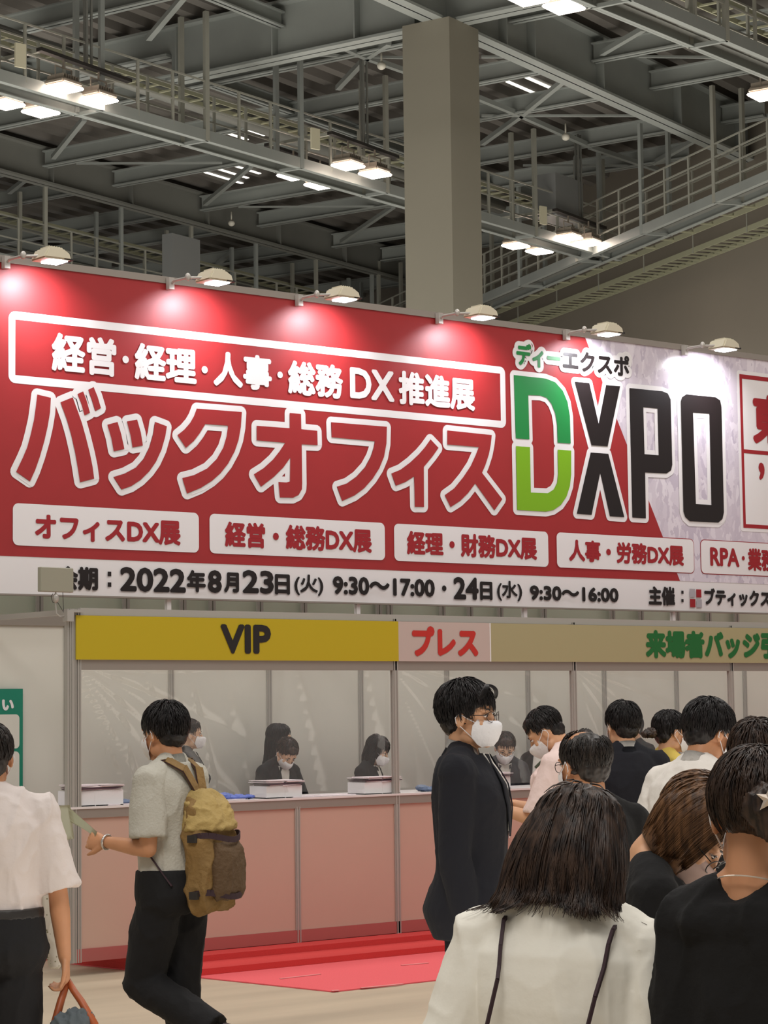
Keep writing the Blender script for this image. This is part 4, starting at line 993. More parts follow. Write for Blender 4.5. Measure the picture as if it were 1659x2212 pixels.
def make_person(cfg):
    f = Fig(cfg); lbl = cfg['label']; fz = cfg.get('floor', 0.0)
    tgt = at_d(cfg['px'][0], cfg['px'][1], cfg['d'])
    sc = (tgt.z-fz)/f.headc.z if 'sc' not in cfg else cfg['sc']
    yaw = math.radians(cfg['yaw'])
    vdir = V((_F.x, _F.y, 0)).normalized(); right = V((_R0.x, _R0.y, 0))
    fd = vdir*math.cos(yaw)+right*math.sin(yaw); rz = math.atan2(fd.y, fd.x)-PI/2
    hc = Matrix.Rotation(rz, 3, 'Z') @ (f.headc*sc)
    t = thing('person', lbl, 'person', (tgt.x-hc.x, tgt.y-hc.y, fz if 'sc' not in cfg else tgt.z-hc.z), rz)
    t.scale = (sc,)*3
    vx = cfg.get('vox', .007)
    sk = cfg.get('skin', skin); f.root = t
    # ---- body: one continuous surface
    bm = NB(); head_geo(f, bm); f.torso(bm, .80, 1.43, -.014); f.shoulders(bm, -.012)
    for k in (-1, 1):
        e, wv, fd_ = f.arm[k]; a = .042 if f.fem else .050
        limb(bm, [f.sh[k], f.sh[k].lerp(e, .45), e, e.lerp(wv, .3), wv], [a, a*.92, a*.74, a*.78, a*.50])
        hc_ = cfg.get('hand'+('L' if k < 0 else 'R'), {})
        n_ = f.Rc @ V(hc_.get('n', (-k, .2, 0))); dv = f.Rc @ V(hc_['d']) if 'd' in hc_ else fd_
        hand(bm, wv, dv, n_, hc_.get('side', -k if True else k), hc_.get('curl', .35), sc=.92 if f.fem else 1.0, thumb=hc_.get('thumb', .6))
        kn, an, fl = f.leg[k]
        limb(bm, [f.hip[k]+V((0, 0, -.02)), f.hip[k].lerp(kn, .5), kn, kn.lerp(an, .3), an], [.078, .066, .050, .048, .034])
        ft = V(cfg.get('foot', {}).get(k, (0, 1, -.12))).normalized()
        limb(bm, [an, an+ft*.12+V((0, 0, -.03))], [.034, .03])
    objm('body', remesh(bm, vx, 3), sk, t, smooth=True)
    return f, t, sc

def trousers(f, t, m, inf=.024, hem=.0, top=1.0, name='trousers', vox=.010):
    bm = NB(); f.torso(bm, .80, top, inf)
    for k in (-1, 1):
        kn, an, fl = f.leg[k]
        limb(bm, [f.hip[k]+V((0, 0, 0)), f.hip[k].lerp(kn, .5), kn, kn.lerp(an, .5), an+fl*.01], [.083+inf*.6, .070+inf, .054+inf, .048+inf, .046+inf], n=18, round_ends=False)
        ell(bm, f.hip[k], (.086+inf*.5,)*3)
    wk = wrinkle(.006, 7, (1, 1, .6), 3)
    o = objm(name, remesh(bm, vox, 2, lambda co, n: wk(co, n)*min(1, max(0, (top-.05-co.z)*12))), m, t, smooth=True)
    return o
def shoes(f, t, cfg=None):
    for k in (-1, 1):
        kn, an, fl = f.leg[k]; ft = V((cfg or {}).get('foot', {}).get(k, (0, 1, 0))).normalized()
        up = V((0, 0, 1)) if abs(ft.z) < .5 else V((0, -ft.z, ft.y)).normalized()*1
        up = (up-ft*up.dot(ft)).normalized()
        bm = NB(); s = ft.cross(up)
        rings = []
        for x, w_, h in ((-.06, .022, .03), (-.05, .034, .055), (0, .038, .07), (.05, .040, .055), (.11, .045, .042), (.16, .040, .034), (.19, .020, .022)):
            b = an+ft*x-up*.075
            rings.append([b+s*(w_*math.cos(2*PI*i/14))+up*(h*.5+h*.5*math.copysign(abs(math.sin(2*PI*i/14))**.7, math.sin(2*PI*i/14))) for i in range(14)])
        loft(bm, rings); bmesh.ops.recalc_face_normals(bm, faces=bm.faces)
        obj('shoe', bm, shoe_m, t, smooth=True)
def top(f, t, m, hem=.93, inf=.014, sleeve='short', flare=0, name='shirt', neck=1.455, vox=.008, wr=.004, sl=.5, slr=1.0, seed=0, tuck=True, ws=9, scoop=0):
    bm = NB(); f.torso(bm, hem, neck, inf, flare)
    if sleeve: f.shoulders(bm, inf*.8, scoop)
    for k in (-1, 1):
        e, wv, fl = f.arm[k]; a = (.046 if f.fem else .055)+inf*.6
        if sleeve == 'short':
            q = f.sh[k].lerp(e, sl*1.6 if sl*1.6 < 1 else 1)
            limb(bm, [f.sh[k], f.sh[k].lerp(q, .5), q], [a, a*1.02*slr, a*1.06*slr], n=18, round_ends=False); ell(bm, f.sh[k], (a,)*3)
        elif sleeve == 'long':
            limb(bm, [f.sh[k], f.sh[k].lerp(e, .5), e, e.lerp(wv, .5), wv-fl*.005], [a, a*.98, a*.86, a*.82, a*.66], n=18, round_ends=False); ell(bm, f.sh[k], (a,)*3); ell(bm, e, (a*.86,)*3)
    return objm(name, remesh(bm, vox, 2, wrinkle(wr, ws, (1, 1, .5), seed)), m, t, smooth=True)
def collar(f, t, m, r=.066, h=.038, name='collar', open_=.5, z=1.445, par=None):
    bm = NB(); n = 24; g = []
    for i in range(n+1):
        th = PI/2+open_+(2*PI-2*open_)*i/n
        x, y = math.cos(th), math.sin(th)
        a = f.warp(V((x*r, -.014+y*r*.92, z-.006*y))); b = f.warp(V((x*r*.90, -.016+y*r*.82, z+h-.012*y))); c = f.warp(V((x*r*1.14, -.014+y*r*1.08, z-.010-.012*y)))
        g.append((bm.verts.new(a), bm.verts.new(b), bm.verts.new(c)))
    for i in range(n):
        bm.faces.new((g[i][0], g[i+1][0], g[i+1][1], g[i][1])); bm.faces.new((g[i][1], g[i+1][1], g[i+1][2], g[i][2]))
    bmesh.ops.solidify(bm, geom=bm.faces, thickness=.002)
    return obj(name, bm, m, par or t, smooth=True)
def patch(f, t, m, zs, xl, xr, inf, name, n=8, nz=16, thick=.004, par=None):
    bm = NB(); g = []
    for i in range(nz+1):
        s = i/nz; z = zs[0]+(zs[1]-zs[0])*s; a = xl(s); b = xr(s)
        g.append([bm.verts.new(f.surf(a+(b-a)*j/n, z, inf)) for j in range(n+1)])
    for i in range(nz):
        for j in range(n): bm.faces.new((g[i][j], g[i+1][j], g[i+1][j+1], g[i][j+1]))
    bmesh.ops.recalc_face_normals(bm, faces=bm.faces)
    bmesh.ops.solidify(bm, geom=bm.faces, thickness=thick)
    return obj(name, bm, m, par or t, smooth=True)
def suit(f, t, m, shirt_m, hem=.80, inf=.024, seed=1, vee=1.16, flare=.10):
    j = top(f, t, m, hem, inf, 'long', flare, 'jacket', 1.445, .009, .005, seed=seed, ws=6)
    patch(f, t, shirt_m, (vee, 1.452), lambda s: -.004-.052*s, lambda s: .004+.052*s, inf+.004, 'shirt_front')
    for k in (-1, 1):
        patch(f, t, m, (vee-.02, 1.45), lambda s, k=k: k*(.002+.050*s), lambda s, k=k: k*(.010+.040*s+.048*math.sin(PI*min(1, s*1.05))**1.0), inf+.007, 'lapel', 5)
    collar(f, t, shirt_m, .066 if not f.fem else .056, .052, 'shirt_collar', .35)
    collar(f, t, m, .078 if not f.fem else .066, .020, 'jacket_collar', .9, 1.445)
    return j
def dist_y(px, py, y):   # distance along the view for a point standing at depth y of the booth
    return y/ray(px, py).y
def finish(f, t, cfg, hm, hair='cap', masked=mask_m, eye=True, **kw):
    if masked: mask(f, t, masked)
    if eye: eyes(f, t)
    if hair == 'cap': return cap_hair(f, t, hm, **kw)

# --- man with the backpack, walking left past the counter
c = dict(label='person walking left in a grey short sleeved shirt with a brown backpack', px=(352, 1583), d=10.3, yaw=-62, head=(10, 4, 0), lean=3, hs=1.03, skin=skin2, vox=.006, fat=1.04,
         armL=((-.10, -.02, -1), (.12, 1, .16)), handL=dict(n=(.9, 0, -.3), curl=.75), armR=((.05, .1, -1), (-.05, .15, -1)),
         legL=((-.02, .26, -1), (0, -.93, -.46)), legR=((.0, .04, -1), (0, -.05, -1)), foot={-1: (0, .5, -.86), 1: (0, 1, 0)})
f, t, sc = make_person(c); trousers(f, t, blackt, .034, top=.99); shoes(f, t, c)
top(f, t, grey_sh, .95, .024, 'short', name='shirt', sl=.52, slr=1.15, seed=4, wr=.005); collar(f, t, grey_sh, .070, .036, open_=.3)
mask(f, t, mask_m); eyes(f, t); cap_hair(f, t, hair_k, 700, bulk=1.3, seed=3, length=.06)
bm = NB(); kk = f.arm[-1]; wv = kk[1]-kk[2]*.012; fdv = kk[2]; u_ = fdv.orthogonal().normalized(); w2 = fdv.cross(u_)
tube(bm, [wv+u_*.031*math.cos(2*PI*i/20)+w2*.031*math.sin(2*PI*i/20) for i in range(20)], .006, 8, True); ww = obj('wristwatch', bm, mat('steel_bright', (210, 205, 200), .25, .8), t, smooth=True)
RP = Matrix.Rotation(t.rotation_euler.z, 3, 'Z')
def wl(t, sc, p): return V(t.location) + Matrix.Rotation(t.rotation_euler.z, 3, 'Z') @ (V(p)*sc)
# belt
# papers in his hand
paper = mat('paper_pale', (222, 224, 208), .7)
hp = wl(t, sc, kk[1]+kk[2]*.09)
q1 = at_d(118, 1742, 10.55); q2 = at_d(150, 1800, 10.45); q3 = at_d(205, 1800, 10.25); q0 = at_d(178, 1768, 10.32)
lf = thing('leaflets', 'pale paper leaflets fanned in the left hand of the walking man', 'paper', hp)
def sheet(name, pts, m, label):
    bm = NB(); P_ = [at_d(*p) for p in pts]; n = 8; g = []
    for i in range(n+1):
        e0 = P_[0].lerp(P_[3], i/n); e1 = P_[1].lerp(P_[2], i/n)
        g.append([bm.verts.new(e0.lerp(e1, j/5)+V((0, 0, .006*math.sin(i*.9)*math.sin(j/5*PI)))) for j in range(6)])
    for i in range(n):
        for j in range(5): bm.faces.new((g[i][j], g[i+1][j], g[i+1][j+1], g[i][j+1]))
    bmesh.ops.solidify(bm, geom=bm.faces, thickness=.0015)
    o = obj(name, bm, m, lf, smooth=True); o.matrix_parent_inverse = Matrix.Translation(hp).inverted(); o['label'] = label
sheet('leaflet', ((111, 1741, 10.7), (152, 1739, 10.5), (160, 1812, 10.45), (134, 1822, 10.65)), paper, 'wide pale sheet')
sheet('leaflet', ((146, 1741, 10.42), (210, 1797, 10.2), (205, 1808, 10.2), (152, 1776, 10.42)), mat('paper_green', (212, 216, 196), .7), 'narrow folded sheet')
# backpack on his back
olive = mat('canvas_olive', (136, 106, 60), .8, noise_s=9, noise_a=.12, bump=.5, bump_s=40); olive_l = mat('canvas_light', (176, 150, 92), .8, noise_s=9, noise_a=.1, bump=.4, bump_s=50); strap_d = mat('strap_dark', (52, 30, 38), .7); bpbrown = mat('canvas_brown', (92, 70, 46), .8, bump=.5, bump_s=50)
bk = thing('backpack', 'olive and brown canvas backpack on the back of the walking man', 'backpack', t.location, t.rotation_euler.z); bk.scale = (sc,)*3
bm = NB(); rings = []
for z, w_, d0, dep in ((.80, .115, -.155, .05), (.83, .145, -.14, .10), (.92, .155, -.135, .125), (1.05, .152, -.132, .125), (1.17, .142, -.130, .11), (1.25, .12, -.128, .085), (1.30, .085, -.125, .05), (1.325, .05, -.12, .022)):
    ring = []
    for i in range(24):
        th = 2*PI*i/24; x = w_*math.copysign(abs(math.cos(th))**.6, math.cos(th)); y = d0+.02-dep*.62+dep*.66*math.copysign(abs(math.sin(th))**.7, math.sin(th))
        ring.append(f.warp(V((x+.02, y, z))))
    rings.append(ring)
loft(bm, rings); objm('pack_body', remesh(bm, .008, 3, wrinkle(.012, 9, (1, 1, .5), 8)), olive, bk, smooth=True)
def pk(p): return f.warp(V(p))
bm = NB(); rings = []
for z, w_, dep in ((.86, .10, .02), (.90, .115, .045), (1.0, .115, .05), (1.07, .105, .045), (1.10, .09, .02)):
    rings.append([pk((w_*math.copysign(abs(math.cos(2*PI*i/20))**.6, math.cos(2*PI*i/20))+.02, -.275+.0+dep*.8*math.sin(2*PI*i/20), z)) for i in range(20)])
loft(bm, rings); objm('front_pocket', remesh(bm, .007, 2, wrinkle(.006, 12)), bpbrown, bk, smooth=True)
for z in (.885, 1.12):
    bm = NB(); pts = [pk((.02+.160*math.cos(a), -.175-.135*math.sin(a), z+.012*math.sin(a*3))) for a in [i*PI/14 for i in range(15)]]
    for a_, b_ in zip(pts, pts[1:]): bar(bm, a_, b_, .004, .026)
    obj('compression_strap', bm, strap_d, bk)
    for sx in (-1, 1):
        bm = NB(); c_ = pk((.02+sx*.165, -.20, z)); bar(bm, c_-V((0, .02, 0)), c_+V((0, .02, 0)), .02, .032); obj('buckle', bm, lamp_dark, bk)
bm = NB(); rings = []
for z, w_, d0, dep in ((1.15, .148, -.185, .098), (1.20, .143, -.185, .092), (1.27, .112, -.175, .075), (1.325, .06, -.155, .042)):
    rings.append([pk((.02+w_*math.copysign(abs(math.cos(2*PI*i/20))**.6, math.cos(2*PI*i/20)), d0+dep*math.sin(2*PI*i/20), z)) for i in range(20)])
loft(bm, rings); objm('lid', remesh(bm, .008, 2, wrinkle(.009, 12, (1, 1, 1), 5)), olive_l, bk, smooth=True)
for sx in (-1, 1):
    bm = NB(); prev = None
    pts = [pk(p) for p in ((sx*.02+.02, -.15, 1.32), (sx*.055, -.125, 1.42), (sx*.085, -.055, 1.466), (sx*.098, .01, 1.455), (sx*.105, .08, 1.40), (sx*.115, .115, 1.30), (sx*.14, .10, 1.17), (sx*.175, .0, 1.05), (sx*.17, -.10, .93))]
    for i in range(6):
        bar(bm, pts[i], pts[i+1].lerp(pts[i], -.08), .055 if i < 5 else .022, .010, (0, -1, .6) if i < 2 else (0, .2, 1) if i < 4 else (sx*.3, 1, 0))
    obj('shoulder_strap', bm, olive if True else strap_d, bk)
    bm = NB()
    for i in (6, 7): bar(bm, pts[i], pts[i+1].lerp(pts[i], -.04), .026, .006, (sx*.3, 1, 0))
    obj('lower_strap', bm, strap_d, bk)
    bm = NB()
    for i in (0, 1, 2, 3): bar(bm, pts[i], pts[i+1].lerp(pts[i], -.06), .059, .005, (0, -1, .6) if i < 2 else (0, .2, 1))
    obj('strap_edge', bm, strap_d, bk)

# --- man at the left edge, seen from behind, carrying a bag
c = dict(label='person seen from behind at the left edge in a pale pink shirt and black trousers', px=(-24, 1636), d=8.3, yaw=-8, head=(-4, 0, 0), hs=1.03, fat=1.06, skin=skin2, vox=.007,
         armR=((.24, .02, -1), (.10, .12, -1)), armL=((-.2, 0, -1), (0, .3, -1)), handR=dict(n=(-1, 0, 0), curl=.95))
f, t, sc = make_person(c); trousers(f, t, blackt, .046, top=1.03); shoes(f, t)
top(f, t, pale_pink, .98, .036, 'short', sl=.62, slr=1.08, seed=11, wr=.010, ws=8); collar(f, t, pale_pink, .068, .036)
bm = NB(); f.torso(bm, .995, 1.035, .047); objm('belt', remesh(bm, .008, 1), lamp_dark, t, smooth=True)
mask(f, t, mask_m); eyes(f, t); cap_hair(f, t, hair_g, 650, bulk=.2, seed=9, length=.04)
kk = f.arm[1]; hw = wl(t, sc, kk[1]+kk[2]*.10)
leather = mat('leather_tan', (164, 84, 44), .45, noise_s=20, noise_a=.1)
bag = thing('handbag', 'tan leather handled bag carried by the man at the left edge', 'bag', hw)
bm = NB(); fl = at_d(118, 2212, 8.2)-hw; fr = at_d(204, 2212, 8.2)-hw
for e_ in (fl, fr):
    b_ = V((0, 0, 0)); mid = e_*.5+V((0, 0, .012)); tube(bm, [V((0, 0, .015)), e_*.25+V((0, 0, .01)), mid, e_, e_+V((0, 0, -.10))], [.012, .013, .014, .015, .015], 10)
obj('handle', bm, leather, bag, smooth=True)
bm = NB(); cc = (fl+fr)/2+V((0, 0, -.22)); M = Matrix.Translation(cc) @ Matrix.Rotation(TH-PI/2, 4, 'Z')
box(bm, -.20, .20, -.06, .06, -.15, .10, M); bmesh.ops.bevel(bm, geom=list(bm.edges), offset=.03, segments=3, affect='EDGES'); obj('bag_body', bm, leather, bag, smooth=True)
bm = NB(); M = Matrix.Translation(at_d(160, 2205, 8.2)-hw+V((0, 0, -.02))); ell(bm, (0, 0, 0), (.085, .06, .06), M, 16, 10); objm('contents', remesh(bm, .006, 1, wrinkle(.012, 20)), mat('cloth_slate', (84, 92, 96), .9), bag, smooth=True)
flor = bpy.data.materials.new('patterned_white'); flor.use_nodes = True; nt = flor.node_tree; b = nt.nodes['Principled BSDF']; b.inputs['Roughness'].default_value = .85
tc = nt.nodes.new('ShaderNodeTexCoord'); vo = nt.nodes.new('ShaderNodeTexVoronoi'); vo.inputs['Scale'].default_value = 55
cr = nt.nodes.new('ShaderNodeValToRGB'); cr.color_ramp.elements[0].color = lin((130, 124, 90))+(1,); cr.color_ramp.elements[1].color = lin((222, 216, 202))+(1,); cr.color_ramp.elements[0].position = .12; cr.color_ramp.elements[1].position = .25
nt.links.new(tc.outputs['Object'], vo.inputs['Vector']); nt.links.new(vo.outputs['Distance'], cr.inputs[0]); nt.links.new(cr.outputs[0], b.inputs['Base Color'])
bm = NB(); rings = []
for py, x0, x1 in ((1890, 90, 120), (1950, 92, 130), (2010, 98, 133), (2060, 108, 134), (2090, 118, 132)):
    a_, b_ = at_d(x0-12, py, 8.75), at_d(x1, py, 8.75); c_ = (a_+b_)/2; h_ = (b_-a_)/2; nn = V((_F.x, _F.y, 0))
    rings.append([c_+h_*math.cos(2*PI*i/16)+nn*.03*math.sin(2*PI*i/16) for i in range(16)])
loft(bm, rings); tag(objm('garment', remesh(bm, .006, 2, wrinkle(.006, 14)), flor, None, smooth=True), 'small-patterned white cloth hanging beside the hip of the man at the left edge', 'clothing')

# --- suited man turning his masked face
c = dict(label='person with glasses and white mask in a dark navy suit standing before the counter', px=(1016, 1548), d=9.0, yaw=100, head=(16, 2, 0), hs=1.02, lean=-1, skin=skin, vox=.005,
         armR=((.10, -.06, -1), (.02, .16, -1)), armL=((-.14, -.02, -1), (0, .2, -1)))
f, t, sc = make_person(c); trousers(f, t, navy, .020); shoes(f, t); suit(f, t, navy, white_sh, .77, .030, seed=2, flare=.24)
mask(f, t, mask_m); eyes(f, t); glasses(f, t, glass_f)
h = cap_hair(f, t, hair_k, 900, bulk=1.5, up=.5, seed=21, length=.065, fringe=.0)
bm = NB(); rg = random.Random(5)
def fringe(i, rg):      # long fringe parted over the forehead
    s = rg.choice((-1, -1, 1)); x0 = rg.uniform(.0, .03); out = []; sp = rg.uniform(.75, 1.08); l_ = rg.uniform(.4, .75)
    for j in range(9):
        u = j/8*l_; out.append(f.H((x0+s*(.082*sp)*math.sin(u*1.7), .07+.034*math.sin(u*2.2)-.06*u*u*sp, .118-.085*u*u-.010*u)))
    return out
strands(bm, fringe, 260, 9, .0034, rg); obj('fringe', bm, hair_k, h, smooth=True)

# --- reception staff behind the counter
def staff(label, px, py, y, yaw, head, hm, **kw):
    sc_ = kw.pop('sc_', None); opts = dict(label=label, px=(px, py), d=dist_y(px, py, y), yaw=yaw, head=head, fem=1, floor=.088, skin=skin3, vox=.007)
    opts.update(kw); return make_person(opts)
blk = MATS['suit_black']
f, t, sc = staff('person in a dark jacket and white mask looking right, partly hidden by the walking man', 412, 1587, 13.62, 82, (0, 2, 0), hair_b)
suit(f, t, blk, white_sh, .85, .016); trousers(f, t, blackt); mask(f, t, mask_m); eyes(f, t); cap_hair(f, t, hair_b, 350, bulk=.5, seed=31)
bm = NB(); ell(bm, f.H((0, -.12, .0)), (.035, .03, .035)); objm('hair_bun', remesh(bm, .005, 1), hair_b, t, smooth=True)

f, t, sc = staff('person with long black hair behind the writing receptionist', 606, 1596, 13.95, 62, (10, 4, 0), hair_k, sc=.93)
suit(f, t, blk, white_sh, .85, .016, seed=5); trousers(f, t, blackt); mask(f, t, mask_m); eyes(f, t); cap_hair(f, t, hair_k, 200, bulk=.8, seed=32)
LONGR = [(.120, 0, -.035, .02, .02), (.112, 0, -.03, .06, .06), (.08, 0, -.028, .084, .088), (.03, 0, -.03, .093, .094), (-.04, 0, -.045, .092, .085), (-.11, 0, -.055, .090, .075), (-.19, 0, -.06, .095, .07), (-.27, 0, -.06, .09, .06)]
drape_hair(f, t, hair_k, LONGR, 300, math.radians(165), math.radians(375), seed=4, name='long_hair')

f, t, sc = staff('person in a black suit and mask bending over the counter to write', 620, 1628, 13.58, 142, (4, 24, 0), hair_b, lean=22, sc=.90, armL=((-.35, .45, -.8), (.3, 1, -.25)), armR=((.35, .45, -.8), (-.3, 1, -.25)))
suit(f, t, blk, white_sh, .85, .018, seed=6); trousers(f, t, blackt); mask(f, t, mask_m); eyes(f, t); cap_hair(f, t, hair_b, 500, bulk=.6, seed=33, fringe=-.1, length=.05)
bm = NB(); ell(bm, f.H((0, -.115, -.03)), (.035, .035, .045)); objm('hair_bun', remesh(bm, .005, 1), hair_b, t, smooth=True)

f, t, sc = staff('person with a black bob and white mask at the counter left of the tall post', 817, 1622, 13.56, 112, (-6, 14, 0), hair_k, lean=12, sc=.90, armL=((-.25, .35, -.9), (.15, 1, -.35)), armR=((.3, .35, -.9), (-.1, 1, -.35)))
suit(f, t, blk, white_sh, .85, .018, seed=7); trousers(f, t, blackt); mask(f, t, mask_m); eyes(f, t); cap_hair(f, t, hair_k, 250, bulk=.9, seed=34, fringe=.4, length=.06)
BOB = [(.122, 0, -.03, .02, .02), (.114, 0, -.028, .06, .06), (.08, 0, -.026, .086, .09), (.03, 0, -.028, .096, .096), (-.04, 0, -.035, .096, .086), (-.10, 0, -.035, .094, .078), (-.165, 0, -.02, .082, .072)]
drape_hair(f, t, hair_k, BOB, 420, math.radians(128), math.radians(412), seed=6, name='bob_hair')

f, t, sc = staff('person with glasses and tied hair leaning on the counter in a dark suit', 1091, 1616, 13.55, 172, (4, 8, 0), hair_b, lean=24, sc=.99, armL=((-.35, .35, -.9), (.75, .9, -.25)), armR=((.35, .35, -.9), (-.75, .9, -.25)), vox=.006)
suit(f, t, mat('suit_charcoal', (52, 52, 58), .85), white_sh, .85, .016, seed=8); trousers(f, t, blackt); mask(f, t, mask_m); eyes(f, t); glasses(f, t, glass_f); cap_hair(f, t, hair_b, 420, bulk=.3, seed=35, length=.05)

f, t, sc = staff('person in a black jacket, mostly hidden behind the man in the pink polo', 1166, 1592, 13.6, -150, (0, 12, 0), hair_b, sc=.93)
suit(f, t, blk, white_sh, .85, .016, seed=9); trousers(f, t, blackt); mask(f, t, mask_m); eyes(f, t); cap_hair(f, t, hair_b, 200, seed=36)

f, t, sc = staff('person in a white mask facing left behind the man in the navy suit', 1364, 1574, 13.6, -128, (0, 6, 0), hair_k, fem=0)
suit(f, t, blk, white_sh, .85, .02, seed=10); trousers(f, t, blackt); mask(f, t, mask_m); eyes(f, t); cap_hair(f, t, hair_k, 350, bulk=1, seed=37, fringe=.3)

f, t, sc = staff('person with flat grey brown hair whose crown shows above the balding man', 1264, 1606, 13.6, 170, (0, 30, 0), hair_g, lean=15, sc=.9)
suit(f, t, blk, white_sh, .85, .016, seed=12); trousers(f, t, blackt); mask(f, t, mask_m); cap_hair(f, t, hair_g, 250, bulk=.4, seed=38)

# --- visitors in front of the counter
c = dict(label='person in a pink polo shirt bending his head over a phone at the counter', px=(1176, 1583), d=12.2, yaw=-72, head=(-10, 30, 0), lean=8, fat=1.22, skin=skin, vox=.007,
         armL=((-.12, .5, -1), (.28, 1, .42)), armR=((.15, .5, -1), (-.28, 1, .42)), handL=dict(n=(.2, 0, 1), curl=.6), handR=dict(n=(0, 0, 1), curl=.6))
f, t, sc = make_person(c); trousers(f, t, blackt, .02); shoes(f, t); top(f, t, pinkp, .88, .024, 'short', sl=.58, slr=1.15, seed=15, wr=.006); collar(f, t, pinkp, .074, .034, open_=.3)
mask(f, t, mask_m); eyes(f, t); cap_hair(f, t, hair_k, 500, bulk=.3, seed=41, length=.04)
hp = wl(t, sc, (f.arm[-1][1]+f.arm[1][1])/2+f.arm[-1][2]*.10+V((0, 0, .022)))
bm = NB(); M = Matrix.Translation(hp) @ Matrix.Rotation(t.rotation_euler.z, 4, 'Z') @ Matrix.Rotation(math.radians(20), 4, 'X'); box(bm, -.036, .036, -.074, .074, -.005, .005, M); bmesh.ops.bevel(bm, geom=list(bm.edges), offset=.003, segments=2, affect='EDGES')
tag(obj('phone', bm, mat('phone_dark', (52, 40, 40), .25)), 'dark smartphone held in both hands of the man in the pink shirt', 'phone')
bm = NB(); kk = f.arm[-1]; wv = kk[1]-kk[2]*.015; u_ = kk[2].orthogonal().normalized(); w2 = kk[2].cross(u_); tube(bm, [wv+u_*.031*math.cos(2*PI*i/16)+w2*.031*math.sin(2*PI*i/16) for i in range(16)], .006, 8, True); obj('wristwatch', bm, lamp_dark, t, smooth=True)
bm = NB(); tube(bm, [f.warp(V(p)) for p in ((-.10, -.10, 1.43), (-.05, .0, 1.475), (-.1, .12, 1.38))], .012, 8); obj('shoulder_strap', bm, mat('strap_green', (60, 66, 48), .8), t)

c = dict(label='person with thinning dark hair and glasses seen from behind in the middle of the queue', px=(1259, 1652), d=8.0, yaw=-24, head=(-12, 6, 0), hs=1.03, skin=skin2, vox=.006)
f, t, sc = make_person(c); trousers(f, t, blackt); top(f, t, tee_black, .9, .018, 'short', seed=16); mask(f, t, mask_m); eyes(f, t); glasses(f, t, glass_k)
cap_hair(f, t, hair_g, 800, bulk=.5, seed=42, thin=True, length=.045)
c = dict(label='person in a dark navy suit standing at the counter with his back turned', px=(1343, 1568), d=12.6, yaw=-14, head=(-10, 4, 0), hs=1.02, fat=1.05, vox=.007)
f, t, sc = make_person(c); trousers(f, t, navy); shoes(f, t); suit(f, t, navy, white_sh, .78, .028, seed=17, flare=.1); mask(f, t, mask_m); eyes(f, t); cap_hair(f, t, hair_k, 600, bulk=1.2, seed=43)
c = dict(label='person in a yellow blouse and black vest with gathered hair waiting at the counter', px=(1452, 1582), d=12.8, yaw=62, head=(12, 6, 0), fem=1, skin=skin, vox=.007)
f, t, sc = make_person(c); trousers(f, t, blackt); shoes(f, t); top(f, t, yellow_c, .9, .014, 'short', seed=18, slr=1.3, sl=.45); top(f, t, blk, .88, .026, None, name='vest', neck=1.39, seed=19)
mask(f, t, mask_m); eyes(f, t); cap_hair(f, t, hair_k, 450, bulk=.5, seed=44)
bm = NB(); ell(bm, f.H((0, -.135, -.015)), (.05, .035, .03)); ell(bm, f.H((.01, -.165, -.025)), (.04, .03, .022)); objm('hair_bun', remesh(bm, .005, 1, wrinkle(.006, 40)), hair_b, t, smooth=True)
c = dict(label='person with a thick black haircut, white mask and white shirt looking right in the queue', px=(1537, 1585), d=9.2, yaw=52, head=(14, 4, 0), lean=14, fat=1.1, skin=skin2, vox=.006)
f, t, sc = make_person(c); trousers(f, t, blackt); top(f, t, white_sh, .9, .022, 'short', seed=20, slr=1.1); collar(f, t, white_sh, .072, .04, open_=.3); mask(f, t, mask_m); eyes(f, t); cap_hair(f, t, hair_k, 800, bulk=1.4, seed=45)
c = dict(label='person with plain dark brown hair mostly hidden behind the woman with the star hair clip', px=(1636, 1640), d=7.0, yaw=10, fem=1, vox=.008)
f, t, sc = make_person(c); trousers(f, t, blackt); top(f, t, tee_black, .9, .016, 'short', seed=22); mask(f, t, mask_m); cap_hair(f, t, hair_b, 500, bulk=1.3, seed=46)

# --- the three women nearest the camera
c = dict(label='person with long dark brown hair in a white tee seen from behind in the foreground', px=(1252, 1835), d=4.35, yaw=16, head=(14, 20, 0), fem=1, skin=skin, vox=.005, lean=5, sidelean=3,
         armL=((-.16, 0, -1), (.0, .3, -1)), armR=((.22, 0, -1), (0, .3, -1)), fat=1.14)
f, t, sc = make_person(c); trousers(f, t, blackt)
tee = cloth('tee_white', (236, 232, 220), .9, .18, 14)
top(f, t, tee, .88, .020, 'short', seed=23, sl=.48, slr=1.3, wr=.007, vox=.006, ws=6)
mask(f, t, mask_m); eyes(f, t)
LH = [(.128, 0, -.02, .012, .012), (.122, .0, -.018, .055, .055), (.095, 0, -.018, .086, .092), (.05, -.002, -.022, .104, .108), (.0, -.006, -.03, .120, .110), (-.05, -.010, -.04, .130, .106), (-.09, -.014, -.05, .134, .10), (-.13, -.016, -.058, .132, .095), (-.175, -.018, -.062, .120, .085)]
drape_hair(f, t, hair_b, LH, 4200, math.radians(140), math.radians(408), seed=12, flip=.075, wav=.012, r0=.0021, hang=.9, blunt=.84, jit=.12, name='long_hair')
cap_hair(f, t, hair_b, 100, bulk=1.5, seed=47)
